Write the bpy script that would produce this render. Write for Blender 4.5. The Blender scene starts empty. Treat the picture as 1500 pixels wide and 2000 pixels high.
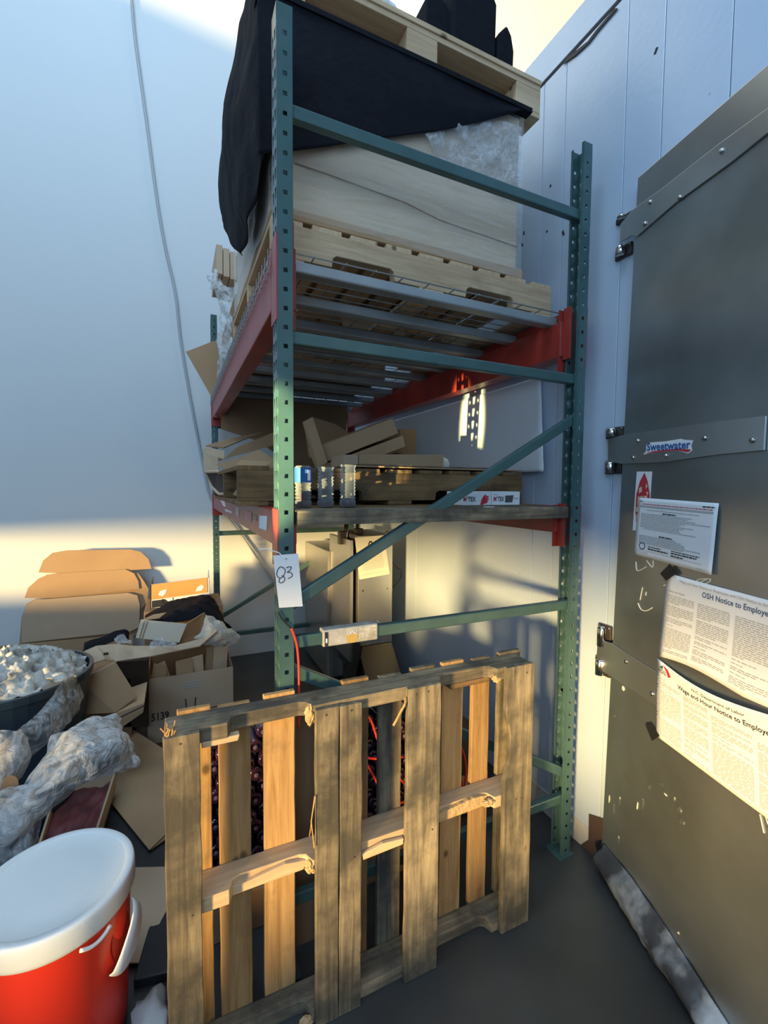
import bpy, bmesh, math, random
from mathutils import Vector, Matrix, noise
random.seed(7)
S = bpy.context.scene
C = S.collection
V = Vector
PI = math.pi
R_ = math.radians

# ---------------------------------------------------------------- camera
F, CX, CY, H = 879.0, 750.0, 1000.0, 1.47
ex = V((1907, -32, F)).normalized()
ey = V((-406, -52, F)); ey = (ey - ex * ex.dot(ey)).normalized()
ez = ex.cross(ey)
if ez.y > 0: ez = -ez
CAM = V((0, 0, H))
cam = bpy.data.cameras.new('camera'); camo = bpy.data.objects.new('camera', cam); C.objects.link(camo)
cam.sensor_fit = 'HORIZONTAL'; cam.sensor_width = 36; cam.lens = F / 1500 * 36
cam.clip_start = 0.02
# world = rows(ex,ey,ez) . (right, down, forward)
right = V((ex.x, ey.x, ez.x)); down = V((ex.y, ey.y, ez.y)); fwd = V((ex.z, ey.z, ez.z))
M = Matrix((right, -down, -fwd)).transposed().to_4x4(); M.translation = CAM
camo.matrix_world = M
S.camera = camo

# ---------------------------------------------------------------- world, lights, exposure
w = bpy.data.worlds.new('world'); S.world = w; w.use_nodes = True
wb = w.node_tree.nodes['Background']; wb.inputs[0].default_value = (0.34, 0.60, 1.0, 1); wb.inputs[1].default_value = 0.48

def lamp(name, kind, loc, aim, energy, color, **kw):
    l = bpy.data.lights.new(name, kind); l.energy = energy; l.color = color
    for k, v in kw.items(): setattr(l, k, v)
    o = bpy.data.objects.new(name, l); C.objects.link(o); o.location = loc
    o.rotation_euler = (V(aim) - V(loc)).to_track_quat('-Z', 'Y').to_euler()
    return o
sun = lamp('low_sun', 'SUN', (-6, -3, 1), (-6 + 0.83, -3 + 0.55, 0.975), 10.5, (1.0, 0.70, 0.28), angle=R_(6.5))
lamp('skylight_lamp', 'AREA', (-0.9, 0.6, 6.6), (-0.2, 4.0, 4.2), 170, (0.55, 0.78, 1.0), shape='RECTANGLE', size=3.0, size_y=2.0)
lamp('dock_daylight_lamp', 'AREA', (-1.6, -2.2, 2.9), (1.2, 2.0, 1.5), 78, (0.50, 0.74, 1.0), shape='RECTANGLE', size=2.6, size_y=2.2)
lamp('warm_wall_fill', 'AREA', (2.9, 2.3, 5.2), (2.6, 4.0, 5.0), 20, (1.0, 0.76, 0.36), shape='DISK', size=0.9)  # unseen warm fill, added to yellow the back wall above the cooler
glint = lamp('window_glint_lamp', 'SPOT', (-4.0, -1.45, 0.62), (0.275, 1.29, 1.55), 9000, (1.0, 0.88, 0.38), spot_size=R_(5.0), spot_blend=0.35, shadow_soft_size=0.02)
glint.scale = (0.34, 1, 1)
S.view_settings.view_transform = 'Standard'; S.view_settings.look = 'None'
S.view_settings.exposure = 0.0; S.view_settings.gamma = 1.0; S.view_settings.use_curve_mapping = False

# ---------------------------------------------------------------- helpers
def U(px, py, X=None, Y=None, Z=None, P=None, n=None):
    """point of the place seen at a picture position, on a given plane"""
    c = V((px - CX, py - CY, F)); d = V((ex.dot(c), ey.dot(c), ez.dot(c)))
    if X is not None: t = (X - CAM.x) / d.x
    elif Y is not None: t = (Y - CAM.y) / d.y
    elif Z is not None: t = (Z - CAM.z) / d.z
    else: t = (P - CAM).dot(n) / d.dot(n)
    return CAM + d * t

class MB:
    def __init__(s): s.v = []; s.f = []
    def add(s, vs, fs):
        b = len(s.v); s.v += [V(x) for x in vs]; s.f += [[i + b for i in f] for f in fs]; return s
    def box(s, lo, hi):
        x0, y0, z0 = lo; x1, y1, z1 = hi
        return s.add([(x0,y0,z0),(x1,y0,z0),(x1,y1,z0),(x0,y1,z0),(x0,y0,z1),(x1,y0,z1),(x1,y1,z1),(x0,y1,z1)],
                     [(0,3,2,1),(4,5,6,7),(0,1,5,4),(1,2,6,5),(2,3,7,6),(3,0,4,7)])
    def obb(s, c, size, rot=(0,0,0)):
        m = Matrix.Rotation(R_(rot[2]),3,'Z') @ Matrix.Rotation(R_(rot[1]),3,'Y') @ Matrix.Rotation(R_(rot[0]),3,'X')
        n0 = len(s.v); h = [a/2 for a in size]
        s.box((-h[0],-h[1],-h[2]), h)
        for i in range(n0, len(s.v)): s.v[i] = m @ s.v[i] + V(c)
        return s
    def prism(s, pts, d):
        pts = [V(p) for p in pts]; n = len(pts); d = V(d)
        return s.add(pts + [p + d for p in pts],
                     [list(range(n))[::-1], list(range(n, 2*n))] + [[i, (i+1) % n, n + (i+1) % n, n + i] for i in range(n)])
    def panel(s, pts, th=0.004):
        pts = [V(p) for p in pts]; n = V((0,0,0))
        for i in range(len(pts)):
            a, b = pts[i], pts[(i+1) % len(pts)]; n += a.cross(b)
        return s.prism(pts, n.normalized() * th)
    def tube(s, path, r, n=8, closed=False):
        path = [V(p) for p in path]; N = len(path)
        b = len(s.v); up = V((0.13, 0.21, 0.97)).normalized()
        for i, p in enumerate(path):
            t = (path[min(i+1, N-1)] - path[max(i-1, 0)])
            if t.length < 1e-9: t = V((0,0,1))
            t.normalize(); a = t.cross(up)
            if a.length < 1e-3: a = t.cross(V((1,0,0)))
            a.normalize(); c = t.cross(a)
            rr = r[i] if isinstance(r, (list, tuple)) else r
            for k in range(n):
                th = 2*PI*k/n; s.v.append(p + a*math.cos(th)*rr + c*math.sin(th)*rr)
        for i in range(N-1):
            for k in range(n):
                s.f.append([b+i*n+k, b+i*n+(k+1) % n, b+(i+1)*n+(k+1) % n, b+(i+1)*n+k])
        s.f.append([b+k for k in range(n)][::-1]); s.f.append([b+(N-1)*n+k for k in range(n)])
        return s
    def lathe(s, prof, c=(0,0,0), n=24, m=None, sx=1, sy=1):
        b = len(s.v); m = m or Matrix.Identity(3)
        for r, z in prof:
            for k in range(n):
                th = 2*PI*k/n; s.v.append(m @ V((r*math.cos(th)*sx, r*math.sin(th)*sy, z)) + V(c))
        for i in range(len(prof)-1):
            for k in range(n):
                s.f.append([b+i*n+k, b+i*n+(k+1) % n, b+(i+1)*n+(k+1) % n, b+(i+1)*n+k])
        s.f.append([b+k for k in range(n)][::-1]); s.f.append([b+(len(prof)-1)*n+k for k in range(n)])
        return s
    def grid(s, P, closed=False):
        b = len(s.v); n = len(P); m = len(P[0])
        for row in P: s.v += [V(p) for p in row]
        for i in range(n-1):
            for j in range(m-1):
                s.f.append([b+i*m+j, b+i*m+j+1, b+(i+1)*m+j+1, b+(i+1)*m+j])
        return s

BASE = {}
def obj(name, mb, mat, parent=None, bevel=0, smooth=False, solid=0, **props):
    base = BASE.get(parent.name_full, V((0,0,0))) if parent else V((0,0,0))
    own = V((0,0,0))
    if parent is None:                      # a thing that is one mesh gets its origin at its base
        xs = [v.x for v in mb.v]; ys = [v.y for v in mb.v]; zs = [v.z for v in mb.v]
        own = V(((min(xs)+max(xs))/2, (min(ys)+max(ys))/2, min(zs)))
    off = base + own if parent is None else base
    me = bpy.data.meshes.new(name)
    me.from_pydata([tuple(v - off) for v in mb.v], [], mb.f); me.update()
    bm = bmesh.new(); bm.from_mesh(me); bmesh.ops.recalc_face_normals(bm, faces=bm.faces); bm.to_mesh(me); bm.free()
    if mat: me.materials.append(mat)
    o = bpy.data.objects.new(name, me); C.objects.link(o)
    if parent: o.parent = parent; BASE[o.name_full] = base
    else: o.location = own; BASE[o.name_full] = own
    if smooth: me.polygons.foreach_set('use_smooth', [True]*len(me.polygons)); me.update()
    if solid:
        md = o.modifiers.new('solid', 'SOLIDIFY'); md.thickness = solid; md.offset = 0
    if bevel:
        md = o.modifiers.new('bevel', 'BEVEL'); md.width = bevel; md.segments = 2; md.limit_method = 'ANGLE'; md.angle_limit = R_(40)
    for k, v in props.items(): o[k] = v
    return o
def tag(o, label, cat, group=None):
    o['label'] = label; o['category'] = cat
    if group: o['group'] = group
    return o
def thing(name, loc, label, cat, group=None):
    o = bpy.data.objects.new(name, None); C.objects.link(o); o.location = loc; o.empty_display_size = .05
    BASE[o.name_full] = V(loc)
    return tag(o, label, cat, group)
def struct(name, mb, mat, parent=None, **k):
    o = obj(name, mb, mat, parent, **k)
    if parent is None: o['kind'] = 'structure'
    return o
def structroot(name, loc=(0,0,0)):
    o = bpy.data.objects.new(name, None); C.objects.link(o); o.location = loc; BASE[o.name_full] = V(loc); o['kind'] = 'structure'; return o

def catmull(P, t):
    n = len(P)-1; x = t*n; i = min(int(x), n-1); f = x-i
    g = lambda k: V(P[max(0, min(n, k))])
    a, b, c, d = g(i-1), g(i), g(i+1), g(i+2)
    return 0.5*((2*b) + (c-a)*f + (2*a-5*b+4*c-d)*f*f + (3*b-a-3*c+d)*f**3)
def drape(G, nu=40, nv=40, amp=0.02, freq=9, seed=0, ridge=True, fold=None):
    rows = []
    for i in range(nu+1):
        col = [catmull(r, i/nu) for r in G]
        rows.append([catmull(col, j/nv) for j in range(nv+1)])
    out = []
    for i in range(nu+1):
        o = []
        for j in range(nv+1):
            p = rows[i][j]
            a = rows[min(i+1,nu)][j]-rows[max(i-1,0)][j]; b = rows[i][min(j+1,nv)]-rows[i][max(j-1,0)]
            n = a.cross(b); n = n.normalized() if n.length > 1e-9 else V((0,0,1))
            q = p*freq + V((seed*3.1, seed*1.7, seed))
            h = noise.noise(q)
            if ridge: h = 0.5 - 2.0*abs(h)
            h += 0.45*(0.4-1.6*abs(noise.noise(q*2.3+V((5,1,2)))))
            if fold: h += fold[0]*math.sin(fold[1]*i/nu + 3*noise.noise(q*0.4))
            o.append(p + n*h*amp + noise.noise_vector(q*0.8)*amp*0.5)
        out.append(o)
    return MB().grid(out)

# ---------------------------------------------------------------- materials
def mat(name, col, rough=0.6, metal=0.0, noise_=0.0, scale=8.0, col2=None, stretch=(1,1,1), bump=0.0, bscale=None, detail=5, spec=None, rnoise=0.0, speck=None, random_=0.0, gen=False, contrast=(0.35,0.65), alpha=None, trans=0, coat=0):
    m = bpy.data.materials.new(name); m.use_nodes = True; nt = m.node_tree; N = nt.nodes; L = nt.links
    b = N['Principled BSDF']; b.inputs['Roughness'].default_value = rough; b.inputs['Metallic'].default_value = metal
    if spec is not None: b.inputs['Specular IOR Level'].default_value = spec
    if trans: b.inputs['Transmission Weight'].default_value = trans
    if coat: b.inputs['Coat Weight'].default_value = coat
    tc = N.new('ShaderNodeTexCoord'); mp = N.new('ShaderNodeMapping'); L.new(tc.outputs['Object'], mp.inputs[0])
    mp.inputs['Scale'].default_value = stretch
    src = mp.outputs[0]
    if random_:
        oi = N.new('ShaderNodeObjectInfo'); va = N.new('ShaderNodeVectorMath'); va.operation = 'MULTIPLY_ADD'
        va.inputs[1].default_value = (0,0,0); L.new(src, va.inputs[0]); va.inputs[1].default_value = (1,1,1)
        cm = N.new('ShaderNodeCombineXYZ'); mm = N.new('ShaderNodeMath'); mm.operation = 'MULTIPLY'; mm.inputs[1].default_value = 37
        L.new(oi.outputs['Random'], mm.inputs[0])
        for i in range(3): L.new(mm.outputs[0], cm.inputs[i])
        L.new(cm.outputs[0], va.inputs[2]); src = va.outputs[0]
    c1 = (*col, 1); c2 = (*(col2 or [c*0.6 for c in col]), 1)
    out = None
    if noise_ or col2:
        nz = N.new('ShaderNodeTexNoise'); nz.inputs['Scale'].default_value = scale; nz.inputs['Detail'].default_value = detail
        L.new(src, nz.inputs['Vector'])
        rp = N.new('ShaderNodeValToRGB'); L.new(nz.outputs[0], rp.inputs[0])
        rp.color_ramp.elements[0].position = contrast[0]; rp.color_ramp.elements[1].position = contrast[1]
        k = noise_ if noise_ else 1.0
        rp.color_ramp.elements[0].color = c1; rp.color_ramp.elements[1].color = tuple(c1[i]*(1-k)+c2[i]*k for i in range(4))
        out = rp.outputs[0]
        if rnoise:
            mr = N.new('ShaderNodeMapRange'); mr.inputs['To Min'].default_value = max(0.02, rough-rnoise); mr.inputs['To Max'].default_value = min(1, rough+rnoise)
            L.new(nz.outputs[0], mr.inputs[0]); L.new(mr.outputs[0], b.inputs['Roughness'])
    if speck:
        sc, th, scol = speck
        ns = N.new('ShaderNodeTexNoise'); ns.inputs['Scale'].default_value = sc; ns.inputs['Detail'].default_value = 3
        L.new(tc.outputs['Object'], ns.inputs['Vector'])
        rs = N.new('ShaderNodeValToRGB'); rs.color_ramp.elements[0].position = th; rs.color_ramp.elements[1].position = th+0.03
        L.new(ns.outputs[0], rs.inputs[0])
        mx = N.new('ShaderNodeMix'); mx.data_type = 'RGBA'; L.new(rs.outputs[0], mx.inputs[0])
        if out: L.new(out, mx.inputs[6])
        else: mx.inputs[6].default_value = c1
        mx.inputs[7].default_value = (*scol, 1); out = mx.outputs[2]
    if random_:
        oi2 = N.new('ShaderNodeObjectInfo'); hv = N.new('ShaderNodeHueSaturation')
        mr = N.new('ShaderNodeMapRange'); mr.inputs['To Min'].default_value = 1-random_; mr.inputs['To Max'].default_value = 1+random_
        L.new(oi2.outputs['Random'], mr.inputs[0]); L.new(mr.outputs[0], hv.inputs['Value'])
        if out: L.new(out, hv.inputs['Color'])
        else: hv.inputs['Color'].default_value = c1
        out = hv.outputs[0]
    if out: L.new(out, b.inputs['Base Color'])
    else: b.inputs['Base Color'].default_value = c1
    if bump:
        nb = N.new('ShaderNodeTexNoise'); nb.inputs['Scale'].default_value = bscale or scale; nb.inputs['Detail'].default_value = 4
        L.new(src, nb.inputs['Vector']); bp = N.new('ShaderNodeBump'); bp.inputs['Strength'].default_value = bump; bp.inputs['Distance'].default_value = 0.01
        L.new(nb.outputs[0], bp.inputs['Height']); L.new(bp.outputs[0], b.inputs['Normal'])
    if alpha is not None:
        # thin film: more opaque where it is creased and seen edge on
        lw = N.new('ShaderNodeLayerWeight'); lw.inputs[0].default_value = 0.35
        mr = N.new('ShaderNodeMapRange'); mr.inputs['To Min'].default_value = alpha; mr.inputs['To Max'].default_value = min(1, alpha+0.55)
        L.new(lw.outputs['Facing'], mr.inputs[0]); L.new(mr.outputs[0], b.inputs['Alpha'])
    return m

def wood(name, axis, c1, c2, stain=(0.07,0.055,0.04), sk=0.62, rnd=0.22):
    st = [14.0, 14.0, 14.0]; st['xyz'.index(axis)] = 0.9
    m = bpy.data.materials.new(name); m.use_nodes = True; nt = m.node_tree; N = nt.nodes; L = nt.links
    b = N['Principled BSDF']; b.inputs['Roughness'].default_value = 0.78; b.inputs['Specular IOR Level'].default_value = 0.25
    tc = N.new('ShaderNodeTexCoord'); oi = N.new('ShaderNodeObjectInfo')
    mm = N.new('ShaderNodeMath'); mm.operation = 'MULTIPLY'; mm.inputs[1].default_value = 53; L.new(oi.outputs['Random'], mm.inputs[0])
    ad = N.new('ShaderNodeVectorMath'); ad.operation = 'ADD'; L.new(tc.outputs['Object'], ad.inputs[0]); L.new(mm.outputs[0], ad.inputs[1])
    mp = N.new('ShaderNodeMapping'); mp.inputs['Scale'].default_value = st; L.new(ad.outputs[0], mp.inputs[0])
    g = N.new('ShaderNodeTexNoise'); g.inputs['Scale'].default_value = 3.2; g.inputs['Detail'].default_value = 8; g.inputs['Roughness'].default_value = 0.65; g.inputs['Distortion'].default_value = 0.6
    L.new(mp.outputs[0], g.inputs['Vector'])
    r = N.new('ShaderNodeValToRGB'); r.color_ramp.elements[0].position = .33; r.color_ramp.elements[1].position = .68
    r.color_ramp.elements[0].color = (*c2, 1); r.color_ramp.elements[1].color = (*c1, 1); L.new(g.outputs[0], r.inputs[0])
    # weather stains, and small knots
    n2 = N.new('ShaderNodeTexNoise'); n2.inputs['Scale'].default_value = 7.5; n2.inputs['Detail'].default_value = 6; n2.inputs['Roughness'].default_value = .6; L.new(ad.outputs[0], n2.inputs['Vector'])
    r2 = N.new('ShaderNodeValToRGB'); r2.color_ramp.elements[0].position = sk-0.14; r2.color_ramp.elements[1].position = sk+0.12; r2.color_ramp.elements[1].color = (.85,.85,.85,1); L.new(n2.outputs[0], r2.inputs[0])
    mx = N.new('ShaderNodeMix'); mx.data_type = 'RGBA'; L.new(r2.outputs[0], mx.inputs[0]); L.new(r.outputs[0], mx.inputs[6]); mx.inputs[7].default_value = (*stain, 1)
    vo = N.new('ShaderNodeTexVoronoi'); vo.inputs['Scale'].default_value = 9; mp2 = N.new('ShaderNodeMapping'); s2 = [1,1,1]; s2['xyz'.index(axis)] = .7; mp2.inputs['Scale'].default_value = s2
    L.new(ad.outputs[0], mp2.inputs[0]); L.new(mp2.outputs[0], vo.inputs['Vector'])
    r3 = N.new('ShaderNodeValToRGB'); r3.color_ramp.elements[0].position = .05; r3.color_ramp.elements[0].color = (.8,.8,.8,1); r3.color_ramp.elements[1].position = .12; r3.color_ramp.elements[1].color = (0,0,0,1); L.new(vo.outputs['Distance'], r3.inputs[0])
    mx2 = N.new('ShaderNodeMix'); mx2.data_type = 'RGBA'; L.new(r3.outputs[0], mx2.inputs[0]); L.new(mx.outputs[2], mx2.inputs[6]); mx2.inputs[7].default_value = (.06,.035,.018,1)
    hv = N.new('ShaderNodeHueSaturation'); mr = N.new('ShaderNodeMapRange'); mr.inputs['To Min'].default_value = 1-rnd; mr.inputs['To Max'].default_value = 1+rnd
    L.new(oi.outputs['Random'], mr.inputs[0]); L.new(mr.outputs[0], hv.inputs['Value']); L.new(mx2.outputs[2], hv.inputs['Color']); L.new(hv.outputs[0], b.inputs['Base Color'])
    bp = N.new('ShaderNodeBump'); bp.inputs['Strength'].default_value = .5; bp.inputs['Distance'].default_value = .003; L.new(g.outputs[0], bp.inputs['Height']); L.new(bp.outputs[0], b.inputs['Normal'])
    return m

PINE, PINE2 = (0.47,0.29,0.125), (0.27,0.145,0.055)
OLD, OLD2 = (0.33,0.26,0.165), (0.085,0.068,0.047)
W = {}
for a in 'xyz':
    W['pine'+a] = wood('pine_'+a, a, PINE, PINE2, (0.12,0.085,0.05), .68)
    W['old'+a] = wood('old_wood_'+a, a, OLD, OLD2, (0.045,0.042,0.036), .50)
    W['pale'+a] = wood('pale_wood_'+a, a, (0.62,0.45,0.28), (0.45,0.30,0.17), (0.3,0.2,0.12), .72, .12)
    W['dim'+a] = wood('dim_wood_'+a, a, (0.24,0.14,0.06), (0.11,0.062,0.026), (0.05,0.035,0.02), .6, .2)
wall_m = mat('wall_paint', (0.60,0.62,0.62), 0.75, noise_=0.10, scale=1.3, col2=(0.50,0.53,0.55), bump=0.05, bscale=60, speck=(9,0.80,(0.35,0.33,0.3)))
cooler_m = mat('cooler_panel_white', (0.55,0.65,0.78), 0.36, 0.3, noise_=0.5, scale=1.6, col2=(0.45,0.55,0.68), bump=0.07, bscale=40, speck=(26,0.755,(0.06,0.05,0.045)), rnoise=.1)
cooler_low = mat('cooler_panel_dirty', (0.62,0.62,0.60), 0.45, 0.15, noise_=0.8, scale=5, col2=(0.36,0.33,0.30), stretch=(1,1,.35), speck=(16,0.70,(0.05,0.045,0.04)), bump=.08, bscale=30)
floor_m = mat('concrete_floor', (0.050,0.053,0.052), 0.42, noise_=1, scale=2.2, col2=(0.030,0.030,0.030), speck=(55,0.80,(0.28,0.27,0.25)), rnoise=.12, bump=.05, bscale=50)
steel_m = mat('door_steel', (0.47,0.51,0.53), 0.36, 0.88, noise_=0.9, scale=2.4, col2=(0.28,0.30,0.29), rnoise=.10, bump=0.10, bscale=2.4)
strap_m = mat('hinge_strap_steel', (0.58,0.61,0.62), 0.33, 0.9, noise_=0.5, scale=3, col2=(0.36,0.37,0.36), rnoise=.1)
chrome_m = mat('chrome', (0.62,0.60,0.57), 0.16, 1.0, noise_=.6, scale=40, col2=(0.18,0.13,0.09))
dark_m = mat('hinge_dark', (0.07,0.06,0.055), 0.4, 0.6)
green_m = mat('green_rack_paint', (0.062,0.125,0.122), 0.34, 0.2, noise_=0.6, scale=14, col2=(0.042,0.088,0.088), speck=(90,0.79,(0.35,0.4,0.38)), rnoise=.08)
red_m = mat('red_beam_paint', (0.36,0.034,0.020), 0.38, 0.0, noise_=0.7, scale=9, col2=(0.22,0.025,0.018), speck=(40,0.76,(0.16,0.05,0.04)))
galv_m = mat('galvanised_steel', (0.36,0.39,0.40), 0.5, 0.5, noise_=0.6, scale=6, col2=(0.26,0.28,0.29))
wire_m = mat('deck_wire', (0.30,0.29,0.28), 0.45, 0.7)
card_m = mat('cardboard', (0.42,0.275,0.155), 0.85, noise_=0.35, scale=5, col2=(0.34,0.21,0.115), random_=0.10, bump=.05, bscale=20, spec=.2)
cardd_m = mat('cardboard_brown', (0.30,0.185,0.10), 0.85, noise_=0.4, scale=5, col2=(0.22,0.13,0.07), random_=0.12, spec=.2)
cardp_m = mat('cardboard_pale', (0.50,0.37,0.25), 0.8, noise_=0.3, scale=6, col2=(0.43,0.31,0.20), random_=0.06, spec=.2)
cardo_m = mat('cardboard_orange', (0.62,0.29,0.10), 0.8, noise_=0.3, scale=6, col2=(0.52,0.23,0.07), spec=.2)
black_m = mat('black_cloth', (0.006,0.006,0.009), 0.9, noise_=.5, scale=30, col2=(0.010,0.010,0.014), spec=.15, bump=.2, bscale=60)
blackp_m = mat('black_plastic', (0.012,0.012,0.014), 0.5)
ink_m = mat('black_ink', (0.02,0.02,0.022), 0.8)
greyink_m = mat('grey_ink', (0.42,0.41,0.41), 0.9)
blueink_m = mat('blue_ink', (0.02,0.10,0.32), 0.7)
navy_m = mat('navy_print', (0.04,0.09,0.20), 0.8)
redink_m = mat('red_print', (0.50,0.03,0.05), 0.7)
tan_m = mat('tan_print', (0.72,0.50,0.33), 0.8)
gold_m = mat('gold_print', (0.50,0.33,0.09), 0.6)
paper_m = mat('white_paper', (0.78,0.79,0.80), 0.8, noise_=.2, scale=8, col2=(0.72,0.73,0.75), spec=.2)
white_m = mat('white_plastic', (0.74,0.76,0.75), 0.42, noise_=.25, scale=6, col2=(0.66,0.67,0.64), bump=.05, bscale=220)
jug_m = mat('red_plastic', (0.72,0.034,0.012), 0.36, noise_=.3, scale=3, col2=(0.70,0.032,0.012), bump=.03, bscale=150)
def film(name, col, a0, a1, sc, rough=.14, st=(1,1,1), bs=26, bstr=.9):
    m = bpy.data.materials.new(name); m.use_nodes = True; nt = m.node_tree; N = nt.nodes; L = nt.links
    b = N['Principled BSDF']; b.inputs['Base Color'].default_value = (*col,1); b.inputs['Roughness'].default_value = rough
    b.inputs['Specular IOR Level'].default_value = .8
    tc = N.new('ShaderNodeTexCoord'); mp = N.new('ShaderNodeMapping'); mp.inputs['Scale'].default_value = st; L.new(tc.outputs['Object'], mp.inputs[0])
    nz = N.new('ShaderNodeTexNoise'); nz.inputs['Scale'].default_value = sc; nz.inputs['Detail'].default_value = 7; nz.inputs['Distortion'].default_value = 1.2; L.new(mp.outputs[0], nz.inputs['Vector'])
    ma = N.new('ShaderNodeMath'); ma.operation = 'SUBTRACT'; ma.inputs[1].default_value = .5; L.new(nz.outputs[0], ma.inputs[0])
    ab = N.new('ShaderNodeMath'); ab.operation = 'ABSOLUTE'; L.new(ma.outputs[0], ab.inputs[0])
    mr = N.new('ShaderNodeMapRange'); mr.inputs['From Min'].default_value = 0; mr.inputs['From Max'].default_value = .16; mr.inputs['To Min'].default_value = a1; mr.inputs['To Max'].default_value = a0; L.new(ab.outputs[0], mr.inputs[0])
    lw = N.new('ShaderNodeLayerWeight'); lw.inputs[0].default_value = .3
    mx = N.new('ShaderNodeMath'); mx.operation = 'MULTIPLY_ADD'; mx.inputs[1].default_value = .5; mx.use_clamp = True; L.new(lw.outputs['Facing'], mx.inputs[0]); L.new(mr.outputs[0], mx.inputs[2])
    L.new(mx.outputs[0], b.inputs['Alpha'])
    n2 = N.new('ShaderNodeTexNoise'); n2.inputs['Scale'].default_value = bs; n2.inputs['Detail'].default_value = 5; n2.inputs['Distortion'].default_value = 1.5; L.new(mp.outputs[0], n2.inputs['Vector'])
    bp = N.new('ShaderNodeBump'); bp.inputs['Strength'].default_value = bstr; bp.inputs['Distance'].default_value = .02; L.new(n2.outputs[0], bp.inputs['Height']); L.new(bp.outputs[0], b.inputs['Normal'])
    return m
film_m = film('plastic_film', (0.60,0.60,0.60), .08, .46, 12)
film2_m = film('stretch_film', (0.75,0.71,0.66), .02, .13, 7, .2, (.5,.5,3), 9, .5)
filmw_m = film('milky_film', (0.60,0.60,0.59), .20, .66, 10)
sheet_m = mat('glossy_white_sheet', (0.62,0.64,0.66), 0.17, 0.0, noise_=.2, scale=2, col2=(0.55,0.57,0.60))
clear_m = mat('clear_bottle', (0.55,0.57,0.60), 0.04, alpha=0.10, spec=1.0)
cola_m = mat('dark_liquid', (0.035,0.012,0.012), 0.12)
grape_m = mat('dark_bottle', (0.012,0.008,0.020), 0.05, noise_=.6, scale=12, col2=(0.06,0.012,0.03), random_=.3, coat=.6)
cap_m = mat('bottle_base', (0.10,0.07,0.12), 0.08)
redstrap_m = mat('red_strap', (0.72,0.05,0.035), 0.4)
bin_m = mat('blue_bin_plastic', (0.018,0.036,0.055), 0.35, noise_=.5, scale=4, col2=(0.012,0.022,0.034))
rag_m = mat('crumpled_paper', (0.50,0.48,0.43), 0.8, noise_=1, scale=14, col2=(0.20,0.18,0.15), bump=1, bscale=22, contrast=(.45,.66))
tray_m = mat('red_contents', (0.16,0.035,0.035), 0.6, noise_=.8, scale=14, col2=(0.07,0.018,0.018))
frost_m = mat('scuffed_gasket', (0.035,0.042,0.055), 0.5, noise_=1, scale=5, col2=(0.34,0.40,0.48), bump=.6, bscale=14, contrast=(.40,.56))
mark_m = mat('scratched_bare_metal', (0.75,0.72,0.62), 0.7)
rust_m = mat('dark_rust', (0.05,0.03,0.025), 0.8)
bubble_m = mat('bubble_wrap', (0.68,0.66,0.58), 0.22, alpha=.45, bump=.9, bscale=80)

# ---------------------------------------------------------------- room shell
YB = 4.0; XW = 1.50; ZC = 3.40
struct('floor', MB().box((-2.6,-3.2,-0.1),(6.5,YB+.12,0)), floor_m)
struct('wall_back', MB().box((-2.6,YB,0),(6.5,YB+.12,8.6)), wall_m)
wl = MB()          # unseen left wall added to block light; opening and sills shaped for the sun
wl.box((-2.6,-3.2,0),(-2.48,-.25,0.30)); wl.box((-2.6,-.25,0),(-2.48,YB,0.70)); wl.box((-2.6,-3.2,1.16),(-2.48,YB,5.2))
wl.box((-2.6,-3.2,0.30),(-2.48,-3.0,1.16)); wl.box((-2.6,3.3,0.70),(-2.48,YB,1.16))
struct('sun_mask_wall_left', wl, wall_m)

# walk-in cooler: wall built of locked panels
cw = structroot('wall_right')
seams = [YB, 2.71, 1.60, 1.475, 1.19, 1.05, 0.842, -0.35, -1.6]
for i in range(len(seams)-1):
    y1, y0 = seams[i], seams[i+1]
    obj('panel', MB().box((XW, y0+.0012, 0.0), (XW+.10, y1-.0012, ZC-.152)), cooler_low if y1 < 1.2 and False else cooler_m, cw, bevel=.0016)
fz0 = ZC-.150
P = [[V((XW+.10, 4.0, ZC+.0)), V((XW+.002,4.0,ZC)), V((XW-.004,4.0,fz0))]]
fas = MB().box((XW-.004,-1.6,fz0+.01),(XW+.10,YB,ZC))
obj('fascia_panel', fas, cooler_m, cw, bevel=.003)
tear = [U(x_,y_,X=XW-.006) for x_,y_ in ((1206,16),(1170,58),(1150,84),(1124,108),(1098,126),(1108,110),(1126,98),(1148,80),(1163,60),(1200,16))]
obj('torn_seam', MB().prism(tear, (.003,0,0)), blackp_m, cw)
obj('top_seam', MB().box((XW-.0012,-1.6,fz0-.001),(XW+.02,YB,fz0+.0105)), rust_m, cw)
obj('roof_panel', MB().box((XW+.10,-1.6,ZC-.10),(6.5,YB,ZC)), cooler_m, cw)
for (px,py) in ((1075,363),(1023,455),(1020,478),(1068,452),(1100,455),(1281,99)):
    c = U(px,py,X=XW-.001); obj('scuff', MB().obb(c,(.002,.006+.006*random.random(),.018*random.random()+.006),(random.uniform(-30,30),0,0)), ink_m, cw)
sb = structroot('baseboard_right')
gb = MB()
pts = [U(1106,1668,X=XW-.004), U(1170,1700,X=XW-.004), U(1180,1662,X=XW-.004), U(1181,1600,X=XW-.004), U(1150,1590,X=XW-.004), U(1149,1640,X=XW-.004)]
gb.prism(pts, (.006,0,0)); obj('broken_corner', gb, rust_m, sb)
obj('dirty_strip', MB().box((XW-.003,1.12,0.0),(XW+.001,1.6,.10)), cooler_low, sb)

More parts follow.
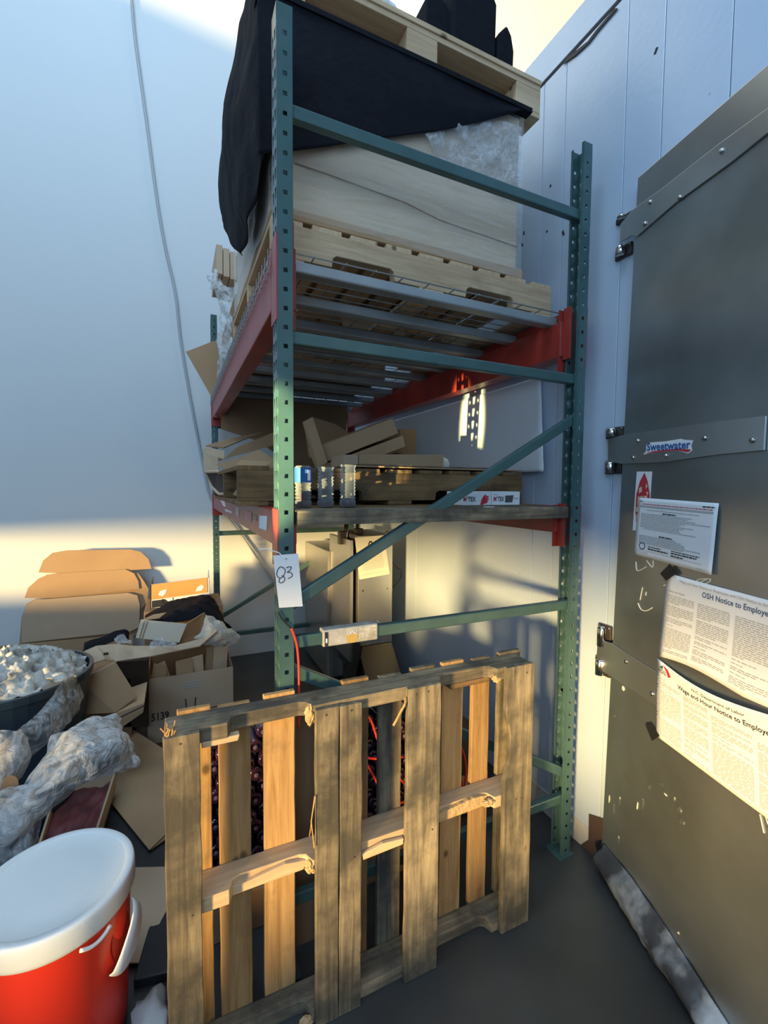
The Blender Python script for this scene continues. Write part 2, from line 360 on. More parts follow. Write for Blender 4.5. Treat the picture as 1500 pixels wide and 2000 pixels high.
# wall cable
pth = [U(255,-40,Y=3.975), U(262,60,Y=3.975), U(285,230,Y=3.975), U(305,380,Y=3.975), U(322,480,Y=3.975), U(342,570,Y=3.975), U(352,660,Y=3.975), U(372,780,Y=3.975), U(395,900,Y=3.975), U(412,970,Y=3.975), U(445,1010,Y=3.975), U(500,1085,Y=3.975), U(545,1150,Y=3.975)]
sm = [catmull(pth, i/60) for i in range(61)]
tag(obj('wall_cable', MB().tube(sm, .010, 8), mat('cable_grey',(.36,.38,.40),.6), smooth=True), 'long pale cable hanging down the back wall from top left', 'cable')

# ---------------------------------------------------------------- cooler door (ajar), straps, hinges
ang = R_(18)
H0 = V((1.462, 1.128, 0)); du = V((-math.sin(ang), -math.cos(ang), 0)); dn = V((-math.cos(ang), math.sin(ang), 0)); dw = V((0,0,1))
def D(px, py, off=0.0): return U(px, py, P=H0 + dn*off, n=dn)
def dper(o, p): return p
door = structroot('door_1')
tl, bl = D(1245,347), D(1180,1600)
bl2 = D(1172,1690)
t2 = D(1500,124); t2 = tl + (t2-tl)*2.6
b2 = D(1352,1985); b2 = bl2 + (b2-bl2)*2.9
b2.z = max(b2.z, .012); bl2.z = max(bl2.z, .012)
obj('door_slab', MB().prism([tl, bl2, b2, t2], -dn*.085), steel_m, door, bevel=.004)
# gasket and scuffed kick strip along the foot of the door
ks = [D(1176,1660,.006), D(1178,1700,.03), D(1262,1840,.04), D(1352,1995,.045), D(1400,2060,.05), D(1420,2010,.006), D(1330,1880,.006), D(1240,1745,.006)]
for p in ks: p.z = max(p.z, .004)
kk = MB()
rows = []
lo = [D(1172,1702,.01), D(1215,1775,.03), D(1265,1855,.035), D(1312,1930,.035), D(1362,2010,.035), D(1410,2085,.035)]
hi = [D(1180,1648,.003), D(1232,1712,.003), D(1290,1795,.003), D(1345,1878,.003), D(1400,1965,.003), D(1450,2040,.003)]
for l in lo: l.z = max(l.z, .004)
mid = [(a+b)/2 + dn*.035 for a, b in zip(lo, hi)]
kk = drape([hi, mid, lo], 60, 14, .006, 16, 3)
obj('door_sweep', kk, frost_m, door, smooth=True, solid=.004)
# straps
def strap(pts, bolts, name='hinge_strap'):
    s = obj(name, MB().prism([D(*p, .001) for p in pts], dn*.006), strap_m, door, bevel=.0015)
    for b in bolts:
        c = D(*b, .007); mm = dn.to_track_quat('Z','Y').to_matrix()
        obj('bolt', MB().lathe([(.0075,0),(.0070,.003),(.0045,.006),(.0001,.007)], c, 12, mm), chrome_m, s, smooth=True)
strap([(1215,437),(1238,410),(1300,365),(1405,283),(1530,192),(1530,238),(1430,318),(1320,398),(1246,462),(1238,460),(1213,474)], [(1270,395),(1260,437),(1328,386),(1410,295)])
strap([(1190,857),(1220,850),(1300,838),(1400,824),(1500,812),(1496,880),(1400,889),(1300,903),(1216,906),(1190,901)], [(1246,861),(1237,894),(1301,890),(1377,856),(1470,860)])
strap([(1170,1248),(1196,1256),(1284,1312),(1380,1375),(1500,1452),(1500,1520),(1380,1440),(1260,1362),(1192,1318),(1166,1306)], [(1223,1292),(1274,1355)])
def hinge(pts_list):
    for pts in pts_list:
        c0, c1 = pts
        P0 = U(c0[0], c0[1], X=XW-.006); P1 = U(c1[0], c1[1], X=XW-.006)
        ylo, yhi = min(P0.y,P1.y), max(P0.y,P1.y); zlo, zhi = min(P0.z,P1.z), max(P0.z,P1.z)
        h = obj('hinge_bracket', MB().box((XW-.012, ylo, zlo), (XW, yhi, zhi)), dark_m, door, bevel=.004)
        ym = (ylo+yhi)/2
        obj('knuckle', MB().lathe([(.012,zlo+.004),(.016,zlo+.006),(.016,zhi-.012),(.010,zhi-.004)], (XW-.026, ym, 0), 16), chrome_m, h, smooth=True)
        for yy in (ylo+.007, yhi-.007):
            obj('screw', MB().lathe([(.0045,0),(.003,.003)], (XW-.012, yy, zhi-.008), 10, V((-1,0,0)).to_track_quat('Z','Y').to_matrix()), chrome_m, h)
hinge([((1204,442),(1240,408)), ((1202,512),(1236,470)), ((1184,858),(1220,832)), ((1182,926),(1216,899)), ((1168,1258),(1196,1224)), ((1163,1312),(1194,1290))])
# scratches, hand writing and scraped patches
def stroke(pts, r=.0016, name='scratched_line', m=None):
    P = [D(*p, .0015) for p in pts]; P = [catmull(P, i/(4*len(P))) for i in range(4*len(P)+1)] if len(P) > 2 else P
    obj(name, MB().tube(P, r, 5), m or mark_m, door)
stroke([(1242,1097),(1245,1115),(1262,1107)]); stroke([(1263,1095),(1274,1108),(1276,1094)]); stroke([(1255,1147),(1250,1172)]); stroke([(1262,1156),(1261,1163)])
stroke([(1246,1178),(1252,1190),(1262,1193),(1274,1187)]); stroke([(1276,1315),(1258,1330),(1251,1347)]); stroke([(1296,1144),(1305,1140)])
stroke([(1361,1134),(1370,1131),(1388,1131),(1381,1139),(1366,1139),(1361,1134)], .0015); stroke([(1368,1137),(1380,1132)]); stroke([(1484,1590),(1492,1627)], .0012); stroke([(1494,1592),(1500,1610)], .0012)
for (px,py,a,b_) in ((1290,1532,.012,.004),(1300,1552,.008,.003),(1268,1538,.004,.008),(1316,1562,.006,.008),(1326,1582,.009,.010),(1332,1606,.009,.009),(1198,1580,.004,.025),(1210,1565,.004,.018),(1190,1560,.003,.02),(1207,1640,.006,.014),(1217,1708,.004,.012),(1232,1722,.003,.016),(1264,1806,.006,.012),(1325,1822,.004,.004),(1214,1320,.004,.004),(1218,1345,.008,.008),(1200,1398,.003,.003),(1370,1935,.014,.012),(1255,1570,.004,.02),(1245,1575,.003,.014)):
    c = D(px, py, .001); n = 9; vs = []
    for k in range(n):
        t = 2*PI*k/n; rr = random.uniform(.6,1.2); vs.append(c + du*math.cos(t)*a*rr + dw*math.sin(t)*b_*rr)
    obj('scrape_mark', MB().prism(vs, dn*.0006), mark_m if random.random() < .55 else strap_m, door)

# ---------------------------------------------------------------- text
def text_geo(s, bold=0.0):
    cu = bpy.data.curves.new('t', 'FONT'); cu.body = s; cu.size = 1; cu.resolution_u = 2; cu.offset = bold
    o = bpy.data.objects.new('t', cu); C.objects.link(o); bpy.context.view_layer.update()
    me = bpy.data.meshes.new_from_object(o.evaluated_get(bpy.context.evaluated_depsgraph_get()))
    vs = [v.co.copy() for v in me.vertices]; fs = [list(p.vertices) for p in me.polygons]
    bpy.data.objects.remove(o); bpy.data.curves.remove(cu); bpy.data.meshes.remove(me)
    x0 = min(v.x for v in vs); x1 = max(v.x for v in vs); y0 = min(v.y for v in vs); y1 = max(v.y for v in vs)
    return [((v.x-x0)/(x1-x0), (v.y-y0)/(y1-y0)) for v in vs], fs
def quadmap(Q):
    """Q = corners tl,tr,br,bl; returns f(u,v) with v down"""
    tl_,tr_,br_,bl_ = Q
    return lambda u, v: (tl_*(1-u)+tr_*u)*(1-v) + (bl_*(1-u)+br_*u)*v
def text_on(f, nrm, s, u0, v0, u1, v1, m, parent, name='lettering', bold=0.0, off=.0012, skew=0):
    vs, fs = text_geo(s, bold)
    mb = MB().add([f(u0+(u1-u0)*x + skew*y, v1+(v0-v1)*y) + nrm*off for x, y in vs], fs)
    return obj(name, mb, m, parent)
def lines_on(f, nrm, rows, m, parent, name='print_lines', off=.001):
    mb = MB()
    for (u0, u1, v, h) in rows:
        u = u0
        while u < u1-.004:
            wd = random.uniform(.012,.045); e = min(u+wd, u1)
            mb.add([f(u,v)+nrm*off, f(e,v)+nrm*off, f(e,v+h)+nrm*off, f(u,v+h)+nrm*off], [(0,1,2,3)]); u = e+.006
    o = obj(name, mb, m, parent); o['kind'] = 'stuff'; return o
def sheetgrid(f, nrm, nu=14, nv=10, amp=.002, th=.0006, seed=0, freq=8, curl=None):
    def g(u, v):
        p = f(u, v); h = amp*noise.noise(p*freq + V((seed,0,0))) + amp
        if curl: h += curl(u, v)
        return p + nrm*h
    return g, MB().grid([[g(i/nu, j/nv) for i in range(nu+1)] for j in range(nv+1)])
DB = lambda q, off=.003: [D(x, y, off) for x, y in q]

# Sweetwater sticker
Q = DB([(1260,864),(1352,858),(1350,882),(1262,888)], .0085); f = quadmap(Q)
st = thing('sticker', D(1306,872,.008), 'white, blue and red Sweetwater sticker on the middle hinge strap', 'sticker')
outl = [(1256,888),(1262,881),(1263,868),(1270,864),(1300,862),(1330,857),(1336,859),(1354,860),(1350,870),(1352,880),(1344,886),(1325,880),(1290,883)]
obj('backing', MB().prism([D(x,y,.0072) for x,y in outl], dn*.0006), paper_m, st)
sf = quadmap(DB([(1264,865),(1349,859),(1349,876),(1264,881)], .0082))
text_on(sf, dn, 'Sweetwater', 0, 0, 1, 1, blueink_m, st, bold=.02)
sw = [(1260,886),(1275,881.5),(1300,878.5),(1325,876.5),(1350,878),(1344,883.5),(1325,879.5),(1300,881.5),(1275,884.5)]
obj('swoosh', MB().prism([D(x,y,.0082) for x,y in sw], dn*.0004), redink_m, st)

# surfboard sticker
st = thing('sticker', D(1255,980,.002), 'tall white sticker with a red and tan surfboard, left of the papers', 'sticker')
obj('backing', MB().prism(DB([(1244,921),(1274,921),(1270,975),(1262,1036),(1236,1036),(1240,975)], .001), dn*.0006), paper_m, st)
sb_ = [(1259,923),(1265,940),(1269,965),(1268,1000),(1262,1020),(1250,1025),(1243,1020),(1241,1000),(1243,965),(1250,940)]
obj('surfboard', MB().prism(DB(sb_, .0018), dn*.0004), redink_m, st)
for q in ([(1248,954),(1253,950),(1254,960),(1248,964)], [(1262,944),(1265,950),(1261,955)], [(1246,970),(1264,968),(1264,985),(1245,987)], [(1243,990),(1250,988),(1249,998),(1242,1000)], [(1243,1005),(1247,1003),(1246,1015),(1243,1014)], [(1262,930+30),(1267,962),(1264,968)]):
    obj('pattern', MB().prism(DB(q, .0024), dn*.0003), tan_m, st)
text_on(quadmap(DB([(1250,957+1),(1261,957),(1261,963),(1250,964)], .0030)), dn, 'L+L', 0, 2.1, 1, 3.0, ink_m, st, bold=.02)
lines_on(quadmap(DB([(1249,973),(1262,972),(1262,982),(1249,983)], .0028)), dn, [(0,1,.4,.12),(0.1,.9,.8,.08)], ink_m, st)

# notice sheets
def notice(name, q, label, seed, curl=None, mat_=paper_m, off=.0035, bow=None):
    fq_ = quadmap(DB(q, off)); f0 = (lambda u, v: fq_(u, v) + dw*bow(u, v)) if bow else fq_; t = thing(name, D(q[3][0], q[3][1], .002), label, 'paper')
    g, mb = sheetgrid(f0, dn, seed=seed, curl=curl, nu=20, nv=16)
    obj('sheet', mb, mat_, t, smooth=True, solid=.0005)
    return g, t
g, t = notice('notice_sheet', [(1249,972),(1405,983),(1393,1123),(1240,1083)], 'landscape white notice with a round seal, above the big posters', 1, lambda u,v: .004*u*u*v)
lines_on(g, dn, [(.03,.07,.05,.012),(.84,.97,.055,.018)], ink_m, t)
lines_on(g, dn, [(.06,.95,.095,.012)], redink_m, t)
obj('header_bar', MB().grid([[g(.03+.93*i/8, .125+.028*j)+dn*.001 for i in range(9)] for j in range(2)]), greyink_m, t)
lines_on(g, dn, [(.14,.82,.19,.012),(.12,.8,1e-3+.505,.012)], greyink_m, t)
lines_on(g, dn, [(.36,.54,.225,.02),(.34,.52,.60,.02)], ink_m, t, 'heading')
lines_on(g, dn, [(.06,random.uniform(.55,.97),v,.013) for v in (.255,.28,.305,.33,.355,.38,.405,.43,.455,.48,.63,.655,.68,.705,.73,.755)], greyink_m, t)
cc = g(.115,.815); ring = MB()
for k in range(24):
    a, b_ = 2*PI*k/24, 2*PI*(k+1)/24
    e = lambda t_, r: g(.115+r*math.cos(t_)*.75, .815+r*math.sin(t_))+dn*.0012
    ring.add([e(a,.062), e(b_,.062), e(b_,.046), e(a,.046)], [(0,1,2,3)])
obj('round_seal', ring, navy_m, t)
lines_on(g, dn, [(.2,.38,.80,.016),(.2,.48,.835,.022),(.52,.86,.79,.014),(.52,.83,.82,.02),(.52,.68,.86,.018)], ink_m, t)
lines_on(g, dn, [(.03,.9,.885,.008),(.03,.2,.92,.012),(.84,.92,.955,.012)], greyink_m, t)

def para(u0, u1, v0, v1, step=.021, h=.010, gaps=()):
    rows = []; v = v0; k = 0
    while v < v1:
        k += 1
        short = random.random() < .16
        rows.append((u0, u1-(random.uniform(.3,.7)*(u1-u0) if short else 0), v, h))
        v += step*(1.9 if short else 1)
    return rows
g, t = notice('labor_poster', [(1304,1119),(1640,1210),(1640,1444),(1287,1281)], 'large white OSH Notice to Employees poster, upper half of the pair', 2, lambda u,v: .012*math.sin(PI*min(1,u*1.2))*v**3, bow=lambda u,v: .016*math.sin(PI*min(1,u*1.7))*v**3)
UP = lambda px, a_=1304, b_=1640: (D(px,1200)-D(a_,1200)).length/(D(b_,1200)-D(a_,1200)).length
text_on(g, dn, 'Wage and Hour Notice to Employees and OSH Notice to Employees', .11, .035, UP(1530), .075, greyink_m, t, bold=.006)
text_on(g, dn, 'OSH Notice to Employees', UP(1376), .095, UP(1516), .175, navy_m, t, 'heading', bold=.014)
text_on(g, dn, 'Safety and Health', .03, .18, UP(1343), .21, greyink_m, t, 'subheading', bold=.02)
for a, b_, v0 in ((.02,UP(1362),.235),(UP(1369),UP(1431),.235),(UP(1441),UP(1512),.24),(UP(1520),.9,.26)):
    lines_on(g, dn, para(a, b_, v0, .93), greyink_m, t, 'text_column')
g, t = notice('labor_poster', [(1286,1285),(1660,1462),(1660,1718),(1281,1436)], 'large white N.C. Department of Labor poster, lower half of the pair', 3, lambda u,v: .020*math.sin(PI*min(1,u*.9+.05))*(1-v)**2, bow=lambda u,v: -.020*math.sin(PI*min(1,u*1.35))*(1-v)**3)
UP2 = lambda px: UP(px, 1286, 1660)
text_on(g, dn, 'N.C. Department of Labor', UP2(1362), .075, UP2(1468), .125, ink_m, t, bold=.004)
text_on(g, dn, 'Wage and Hour Notice to Employees', UP2(1331), .15, UP2(1528), .225, ink_m, t, 'heading', bold=.016)
text_on(g, dn, 'NCDOL', .02, .10, .085, .15, ink_m, t, 'logo_lettering', bold=.02)
obj('green_logo_shape', MB().add([g(.02,.09)+dn*.0012, g(.055,.04)+dn*.0012, g(.055,.09)+dn*.0012],[(0,1,2)]), mat('green_print',(.03,.12,.05),.8), t)
obj('red_logo_shape', MB().add([g(.055,.03)+dn*.0012, g(.10,.05)+dn*.0012, g(.125,.12)+dn*.0012, g(.10,.15)+dn*.0012, g(.085,.09)+dn*.0012],[(0,1,2,3,4)]), redink_m, t)
for a, b_, v0 in ((.01,UP2(1336),.22),(UP2(1342),UP2(1391),.25),(UP2(1398),UP2(1479),.29),(UP2(1488),.8,.32)):
    lines_on(g, dn, para(a, b_, v0, .94, .019, .009), greyink_m, t, 'text_column')
tag(obj('magnet_square', MB().prism(DB([(1290,1120),(1309,1101),(1322,1120),(1301,1134)], .009), dn*.0015), blackp_m), 'black square magnet at the top corner of the upper poster', 'magnet')
tag(obj('magnet_strip', MB().prism(DB([(1261,1415),(1273,1413),(1288,1438),(1274,1447)], .009), dn*.0015), blackp_m), 'black magnet strip at the lower corner of the lower poster', 'magnet')

# ---------------------------------------------------------------- pallet rack
XL, XR = 0.257, 1.416; YF, YN = 1.257, 3.70; PW, PD = .058, .042; HT = 2.74
rack = thing('pallet_rack', (XL, YF, 0), 'tall green steel pallet rack with red beams beside the white cooler wall', 'rack')
def post(xw, y0, sx, ht, name='post'):
    """C section: web at xw (teardrop holes), flanges towards sx"""
    mb = MB(); pitch = .0508; n = int(ht/pitch)
    def cells(fn, us, hole_cols, tear=False):
        # us: column borders; rows 3 per pitch with a hole in the given columns
        for k in range(n):
            z0 = k*pitch; zz = [z0, z0+.0195, z0+.0313, z0+pitch] if not tear else [z0, z0+.010, z0+.040, z0+pitch]
            for r in range(3):
                for c in range(len(us)-1):
                    if r == 1 and c in hole_cols: continue
                    a, b_ = us[c], us[c+1]
                    def tw(u, z, cc):
                        if not tear: return u
                        # tear shape: hole narrow at its foot
                        if abs(z-zz[1]) < 1e-6:
                            for h in hole_cols:
                                if u == us[h]: return u+.004
                                if u == us[h+1]: return u-.004
                        return u
                    q = [fn(tw(a,zz[r],c),zz[r]), fn(tw(b_,zz[r],c),zz[r]), fn(tw(b_,zz[r+1],c),zz[r+1]), fn(tw(a,zz[r+1],c),zz[r+1])]
                    mb.add(q, [(0,1,2,3)])
        a, b_ = us[0], us[-1]
        mb.add([fn(a,n*pitch), fn(b_,n*pitch), fn(b_,ht), fn(a,ht)], [(0,1,2,3)])
    fl = [0,.016,.0278,PD]; wz_ = [0,.006,.024,.034,.052,PW]
    cells(lambda u,z: V((xw+sx*u, y0, z)), fl, (1,))
    cells(lambda u,z: V((xw+sx*u, y0+PW, z)), fl, (1,))
    cells(lambda u,z: V((xw, y0+u, z)), wz_, (1,3), True)
    # return lips
    for yy, s in ((y0, 1), (y0+PW, -1)):
        mb.add([(xw+sx*PD,yy,0),(xw+sx*PD,yy+s*.009,0),(xw+sx*PD,yy+s*.009,ht),(xw+sx*PD,yy,ht)], [(0,1,2,3)])
    o = obj(name, mb, green_m, rack)
    md = o.modifiers.new('weld','WELD'); md.merge_threshold = .0003
    md = o.modifiers.new('solid','SOLIDIFY'); md.thickness = .0022; md.offset = 0
    obj('foot_plate', MB().box((xw-.012 if sx>0 else xw-PD-.02, y0-.01, 0.0),(xw+PD+.02 if sx>0 else xw+.012, y0+PW+.012, .006)), green_m, rack)
for (x, s) in ((XL, 1), (XR, -1)):
    post(x, YF, s, HT); post(x, YN, s, 2.76)
def brace(p, q, wy=.026, wz=.036, name='brace'):
    p, q = V(p), V(q); d = (q-p); L_ = d.length; d.normalize(); u = V((0,1,0)); v = d.cross(u).normalized()
    pts = [p - u*wy/2 - v*wz/2, p + u*wy/2 - v*wz/2, p + u*wy/2 + v*wz/2, p - u*wy/2 + v*wz/2]
    obj(name, MB().prism(pts, d*L_), green_m, rack, bevel=.004)
a, b_ = XL+.012, XR-.012
for y in (YF+PW/2-.004, YN+PW/2):
    near = y < 2
    for z in ((2.488, 1.885, 1.018, .232) if near else (1.93, 1.098, .285)):
        brace((a, y, z), (b_, y, z))
    brace((a+.01, y+.001, 1.12), (b_-.01, y+.001, 1.74)) if near else brace((a+.01, y, .42), (b_-.01, y, 1.02))
    if near: brace((a+.01, y+.001, .945), (b_-.01, y+.001, .335))
# beams along Y, with connectors
def beam(x, z0, z1, out):
    w_ = .066
    x0, x1 = (x, x+w_) if out < 0 else (x-w_, x)
    # stepped section: a lower inner ledge for the deck
    st_ = .022
    if out < 0: prof = [(x0,z0),(x1,z0),(x1,z1-.038),(x1-st_,z1-.038),(x1-st_,z1),(x0,z1)]
    else: prof = [(x0,z0),(x1,z0),(x1,z1),(x0+st_,z1),(x0+st_,z1-.038),(x0,z1-.038)]
    bmo = obj('beam', MB().prism([V((px,YF+PW+.004,pz)) for px,pz in prof], (0, YN-YF-PW-.008, 0)), red_m, rack, bevel=.003)
    for yy, s in ((YF+PW/2, 1), (YN+PW/2, -1)):
        xo = x0-.0045 if out < 0 else x1+.0005
        mb = MB().box((xo, min(yy-s*.030, yy+s*.042), z0-.055), (xo+.004, max(yy-s*.030, yy+s*.042), z1+.004))
        obj('beam_connector', mb, red_m, bmo, bevel=.001)
        fl_ = yy+s*.0405
        obj('connector_flange', MB().box((min(xo,xo+ (w_+.004 if out<0 else -w_-.004)), fl_-.0018, z0-.055), (max(xo,xo+(w_+.004 if out<0 else -w_-.004)), fl_+.0018, z1+.004)), red_m, bmo)
    return bmo
LB = XL-.0005
beam(XL+.001, 1.978, 2.150, -1); beam(XR-.001, 1.978, 2.150, 1)
lb = beam(XL+.001, 1.298, 1.402, -1); beam(XR-.001, 1.298, 1.402, 1)
# near-post faces of the connectors: plates seen beside the posts
for x, z0, z1 in ((XL+PD+.003,1.945,2.205),(XR-PD-.010,1.965,2.160),(XL+PD+.003,1.235,1.415),(XR-PD-.010,1.245,1.412)):
    obj('beam_end_plate', MB().box((x, YF+PW-.030, z0),(x+.007, YF+PW+.006, z1)), red_m, rack, bevel=.001)
# stickers on the left lower beam
for (q, m_) in (([(507,1007),(522,1008),(521,1036),(506,1031)], paper_m), ([(494,1005),(502,1007),(501,1018),(495,1015)], cardp_m), ([(478,996),(492,1000),(491,1020),(479,1014)], mat('pink_scuff',(.62,.30,.28),.6)), ([(460,990),(468,992),(467,1010),(460,1006)], mat('pale_scuff',(.6,.42,.40),.6)), ([(440,994),(453,999),(453,1003),(440,998)], paper_m), ([(431,977),(437,975),(441,990),(436,988)], paper_m)):
    obj('label_sticker', MB().prism([U(x,y,X=XL+.0005) for x,y in q], (-.0012,0,0)), m_, lb)
# strapping wound on the lower brace: foil wrapper with print
Yb = YF+PW/2-.004-.0145
wr = thing('foil_wrapper', (U(683,1210,Y=Yb).x, Yb, 1.0), 'silver printed wrapper folded around the middle green brace', 'wrapper')
WY = Yb-.004
q = [(628,1206),(735,1194),(738,1217),(630,1228)]
c0, c1 = U(630,1217,Y=Yb), U(737,1206,Y=Yb)
foil_m = mat('silver_foil', (.62,.60,.56), .32, .35, noise_=.8, scale=22, col2=(.38,.34,.28), bump=.4, bscale=30)
obj('foil', MB().prism([V((c0.x, Yb-.005, .994)), V((c0.x, Yb+.034, .994)), V((c0.x, Yb+.034, 1.045)), V((c0.x, Yb-.005, 1.045))], (c1.x-c0.x,0,0)), foil_m, wr, bevel=.004)
ff = quadmap([V((c0.x,Yb-.0062,1.040)),V((c1.x,Yb-.0062,1.040)),V((c1.x,Yb-.0062,.996)),V((c0.x,Yb-.0062,.996))])
obj('gold_patch', MB().prism([ff(.42,.35),ff(.62,.35),ff(.62,.75),ff(.58,.98),ff(.46,.98),ff(.42,.75)], (0,-.0005,0)), gold_m, wr)
text_on(ff, V((0,-1,0)), 'LAPAZ', .43, .12, .61, .40, paper_m, wr, off=.0015)
obj('end_band', MB().prism([ff(.03,.02),ff(.085,.02),ff(.085,1),ff(.03,1)], (0,-.0005,0)), ink_m, wr)
obj('white_square', MB().prism([ff(.045,.45),ff(.07,.45),ff(.07,.75),ff(.045,.75)], (0,-.0012,0)), paper_m, wr)
tag(obj('twist_of_cord', MB().tube([U(736,1213,Y=Yb+.03),U(742,1218,Y=Yb+.03),U(748,1222,Y=Yb+.03)],.003,6), rag_m), 'short frayed cream cord at the end of the foil wrapper', 'cord')
# dark bristle hanging under brace
bd = MB()
for k in range(6): bd.tube([U(700+9*k,1222,Y=Yb+.012), U(706+6*k,1233,Y=Yb+.012), U(712+4.5*k,1241,Y=Yb+.012)], .0018, 5)
tag(obj('black_bristles', bd, blackp_m), 'tuft of black bristles under the middle green brace', 'brush')

# lot tag 83
YT = YF-.004
tg = thing('lot_tag', U(562,1187,Y=YT), 'white paper tag numbered 83 tied to the near green post', 'tag')
tq = [U(533,1085,Y=YT), U(582,1081,Y=YT), U(591,1184,Y=YT), U(545,1187,Y=YT)]
ft = quadmap(tq); nt_ = V((0,-1,0))
obj('card', MB().prism(tq, (0,-.0012,0)), paper_m, tg)
obj('eyelet', MB().lathe([(.003,0),(.002,.001)], ft(.5,.08)+nt_*.0014, 10, nt_.to_track_quat('Z','Y').to_matrix()), greyink_m, tg)
def pen(pts, r=.0011):
    P = [U(x,y,Y=YT-.0022) for x,y in pts]; n = 6*len(P); obj('handwritten_number', MB().tube([catmull(P,i/n) for i in range(n+1)], r, 5), ink_m, tg)
pen([(555,1110),(548,1107),(542,1114),(541,1124),(547,1129),(554,1124),(557,1114),(553,1108)])
pen([(547,1129),(545,1134),(546,1138),(551,1138),(556,1133),(555,1127),(550,1124)])
pen([(559,1109),(564,1107),(569,1108),(566,1114),(561,1118),(567,1118),(571,1122),(569,1127),(562,1130)])
tag(obj('tie_string', MB().tube([catmull([U(507,1074,Y=YT),U(520,1072,Y=YT),U(535,1077,Y=YT),U(545,1080,Y=YT),U(552,1088,Y=YT-.003)],i/16) for i in range(17)], .0016, 6), paper_m), 'white string tie above the numbered tag', 'string')
# red cable hanging by the post
rc = thing('hanging_cable', U(582,1345,Y=YF-.01), 'red cable with black end hanging beside the near post', 'cable')
P = [U(x,y,Y=YF-.008) for x,y in ((569,1227),(575,1243),(580,1262),(583,1292),(584,1330),(584,1370),(584,1420))]
obj('red_sleeve', MB().tube([catmull(P,i/30) for i in range(31)], .0034, 8), redstrap_m, rc, smooth=True)
P = [U(x,y,Y=YF-.008) for x,y in ((543,1195),(550,1207),(560,1218),(569,1227))]
obj('black_end', MB().tube([catmull(P,i/12) for i in range(13)], .0026, 8), blackp_m, rc, smooth=True)

# wire decks on the upper beams
for di, (y0, y1) in enumerate(((1.345,2.11),(2.125,2.89),(2.905,3.67))):
    dk = thing('wire_deck', ((XL+XR)/2, y0, 2.11), 'wire mesh deck with grey channels on the upper red beams, %s' % ('nearest of three','middle one of three','farthest of three')[di], 'deck', 'wire decks on the upper beams')
    nch = 4
    for k in range(nch):
        yc = y0+.035+(y1-y0-.07)*k/(nch-1)
        x0, x1 = XL+.047, XR-.047
        mb = MB()
        prof = [(yc-.022,2.138),(yc-.022,2.110),(yc-.018,2.106),(yc+.018,2.106),(yc+.022,2.110),(yc+.022,2.138)]
        mb.prism([V((x0,y,z)) for y,z in prof], (x1-x0,0,0))
        obj('support_channel', mb, galv_m, dk, bevel=.002)
    mb = MB(); zt = 2.152
    ny = int((y1-y0)/.0508)
    for k in range(ny+1):
        y = y0+(y1-y0)*k/ny
        pa = [V((XL-.012,y-.012,2.072)),V((XL-.010,y-.004,2.10)),V((XL-.008,y,zt-.008)),V((XL+.01,y,zt)),V((XR-.01,y,zt)),V((XR+.004,y,zt-.004)),V((XR+.006,y,2.09))]
        mb.tube(pa, .0024, 5)
    nx = 11
    for k in range(nx+1):
        x = XL+.03+(XR-XL-.06)*k/nx
        mb.tube([V((x,y0,zt+.004)),V((x,y1,zt+.004))], .0024, 5)
    for x in (XL-.009, XR+.007):
        mb.tube([V((x,y0,2.105)),V((x,y1,2.105))], .0024, 5)
    o = obj('wire_mesh', mb, wire_m, dk); o['kind'] = 'stuff'

# plank deck on lower beams
pd = thing('plank_deck', ((XL+XR)/2, 1.30, 1.364), 'weathered plank shelf laid across the lower red beams', 'shelf')
ys = [1.262,1.40,1.575,1.75,1.93,2.11,2.29,2.47,2.65,2.83,3.01,3.19,3.37,3.54,3.69]
for i in range(len(ys)-1):
    j = random.uniform(-.002,.002)
    x0 = XL+PD+.012 if i == 0 else XL+.047; x1 = XR-PD-.014 if i == 0 else XR-.047
    obj('plank', MB().box((x0, ys[i]+.002, 1.3645 if i else 1.358), (x1, ys[i+1]-.002, 1.402+j*.5)), W['dimx'] if i else W['oldx'], pd, bevel=.002)

# ---------------------------------------------------------------- pallets
def pallet_x(name, x0, x1, y0, y1, z0, label, wd, rows=9):
    """notched stringers along X, deck boards along Y"""
    t = thing(name, ((x0+x1)/2,(y0+y1)/2,z0), label, 'pallet'); h = .135; L_ = x1-x0
    for y in (y0, (y0+y1)/2-.019, y1-.038):
        P = [(x0,z0+.016),(x0+.15*L_,z0+.016)]
        for c in (.27,.73):
            a_, b_ = x0+(c-.10)*L_, x0+(c+.10)*L_
            P += [(a_,z0+.016),(a_+.004,z0+.045),(a_+.016,z0+.054),(b_-.016,z0+.054),(b_-.004,z0+.045),(b_,z0+.016)]
        P += [(x1,z0+.016),(x1,z0+h-.016),(x0,z0+h-.016)]
        obj('stringer', MB().prism([V((a_,y,b_)) for a_,b_ in P],(0,.038,0)), W[wd+'x'], t, bevel=.002)
    bw = L_/rows*.78
    for i in range(rows):
        x = x0+(L_-bw)*i/(rows-1); j = random.uniform(-.006,.006)
        obj('deck_board', MB().box((x,y0+.002+abs(j)*.6,z0+h-.0155),(x+bw,y1+.004,z0+h+random.uniform(-.001,.001))), W[wd+'y'], t, bevel=.002)
    for x in (x0,(x0+x1)/2-.05,x1-.1): obj('bottom_board', MB().box((x,y0,z0),(x+.1,y1,z0+.0155)), W[wd+'y'], t, bevel=.002)
    return t
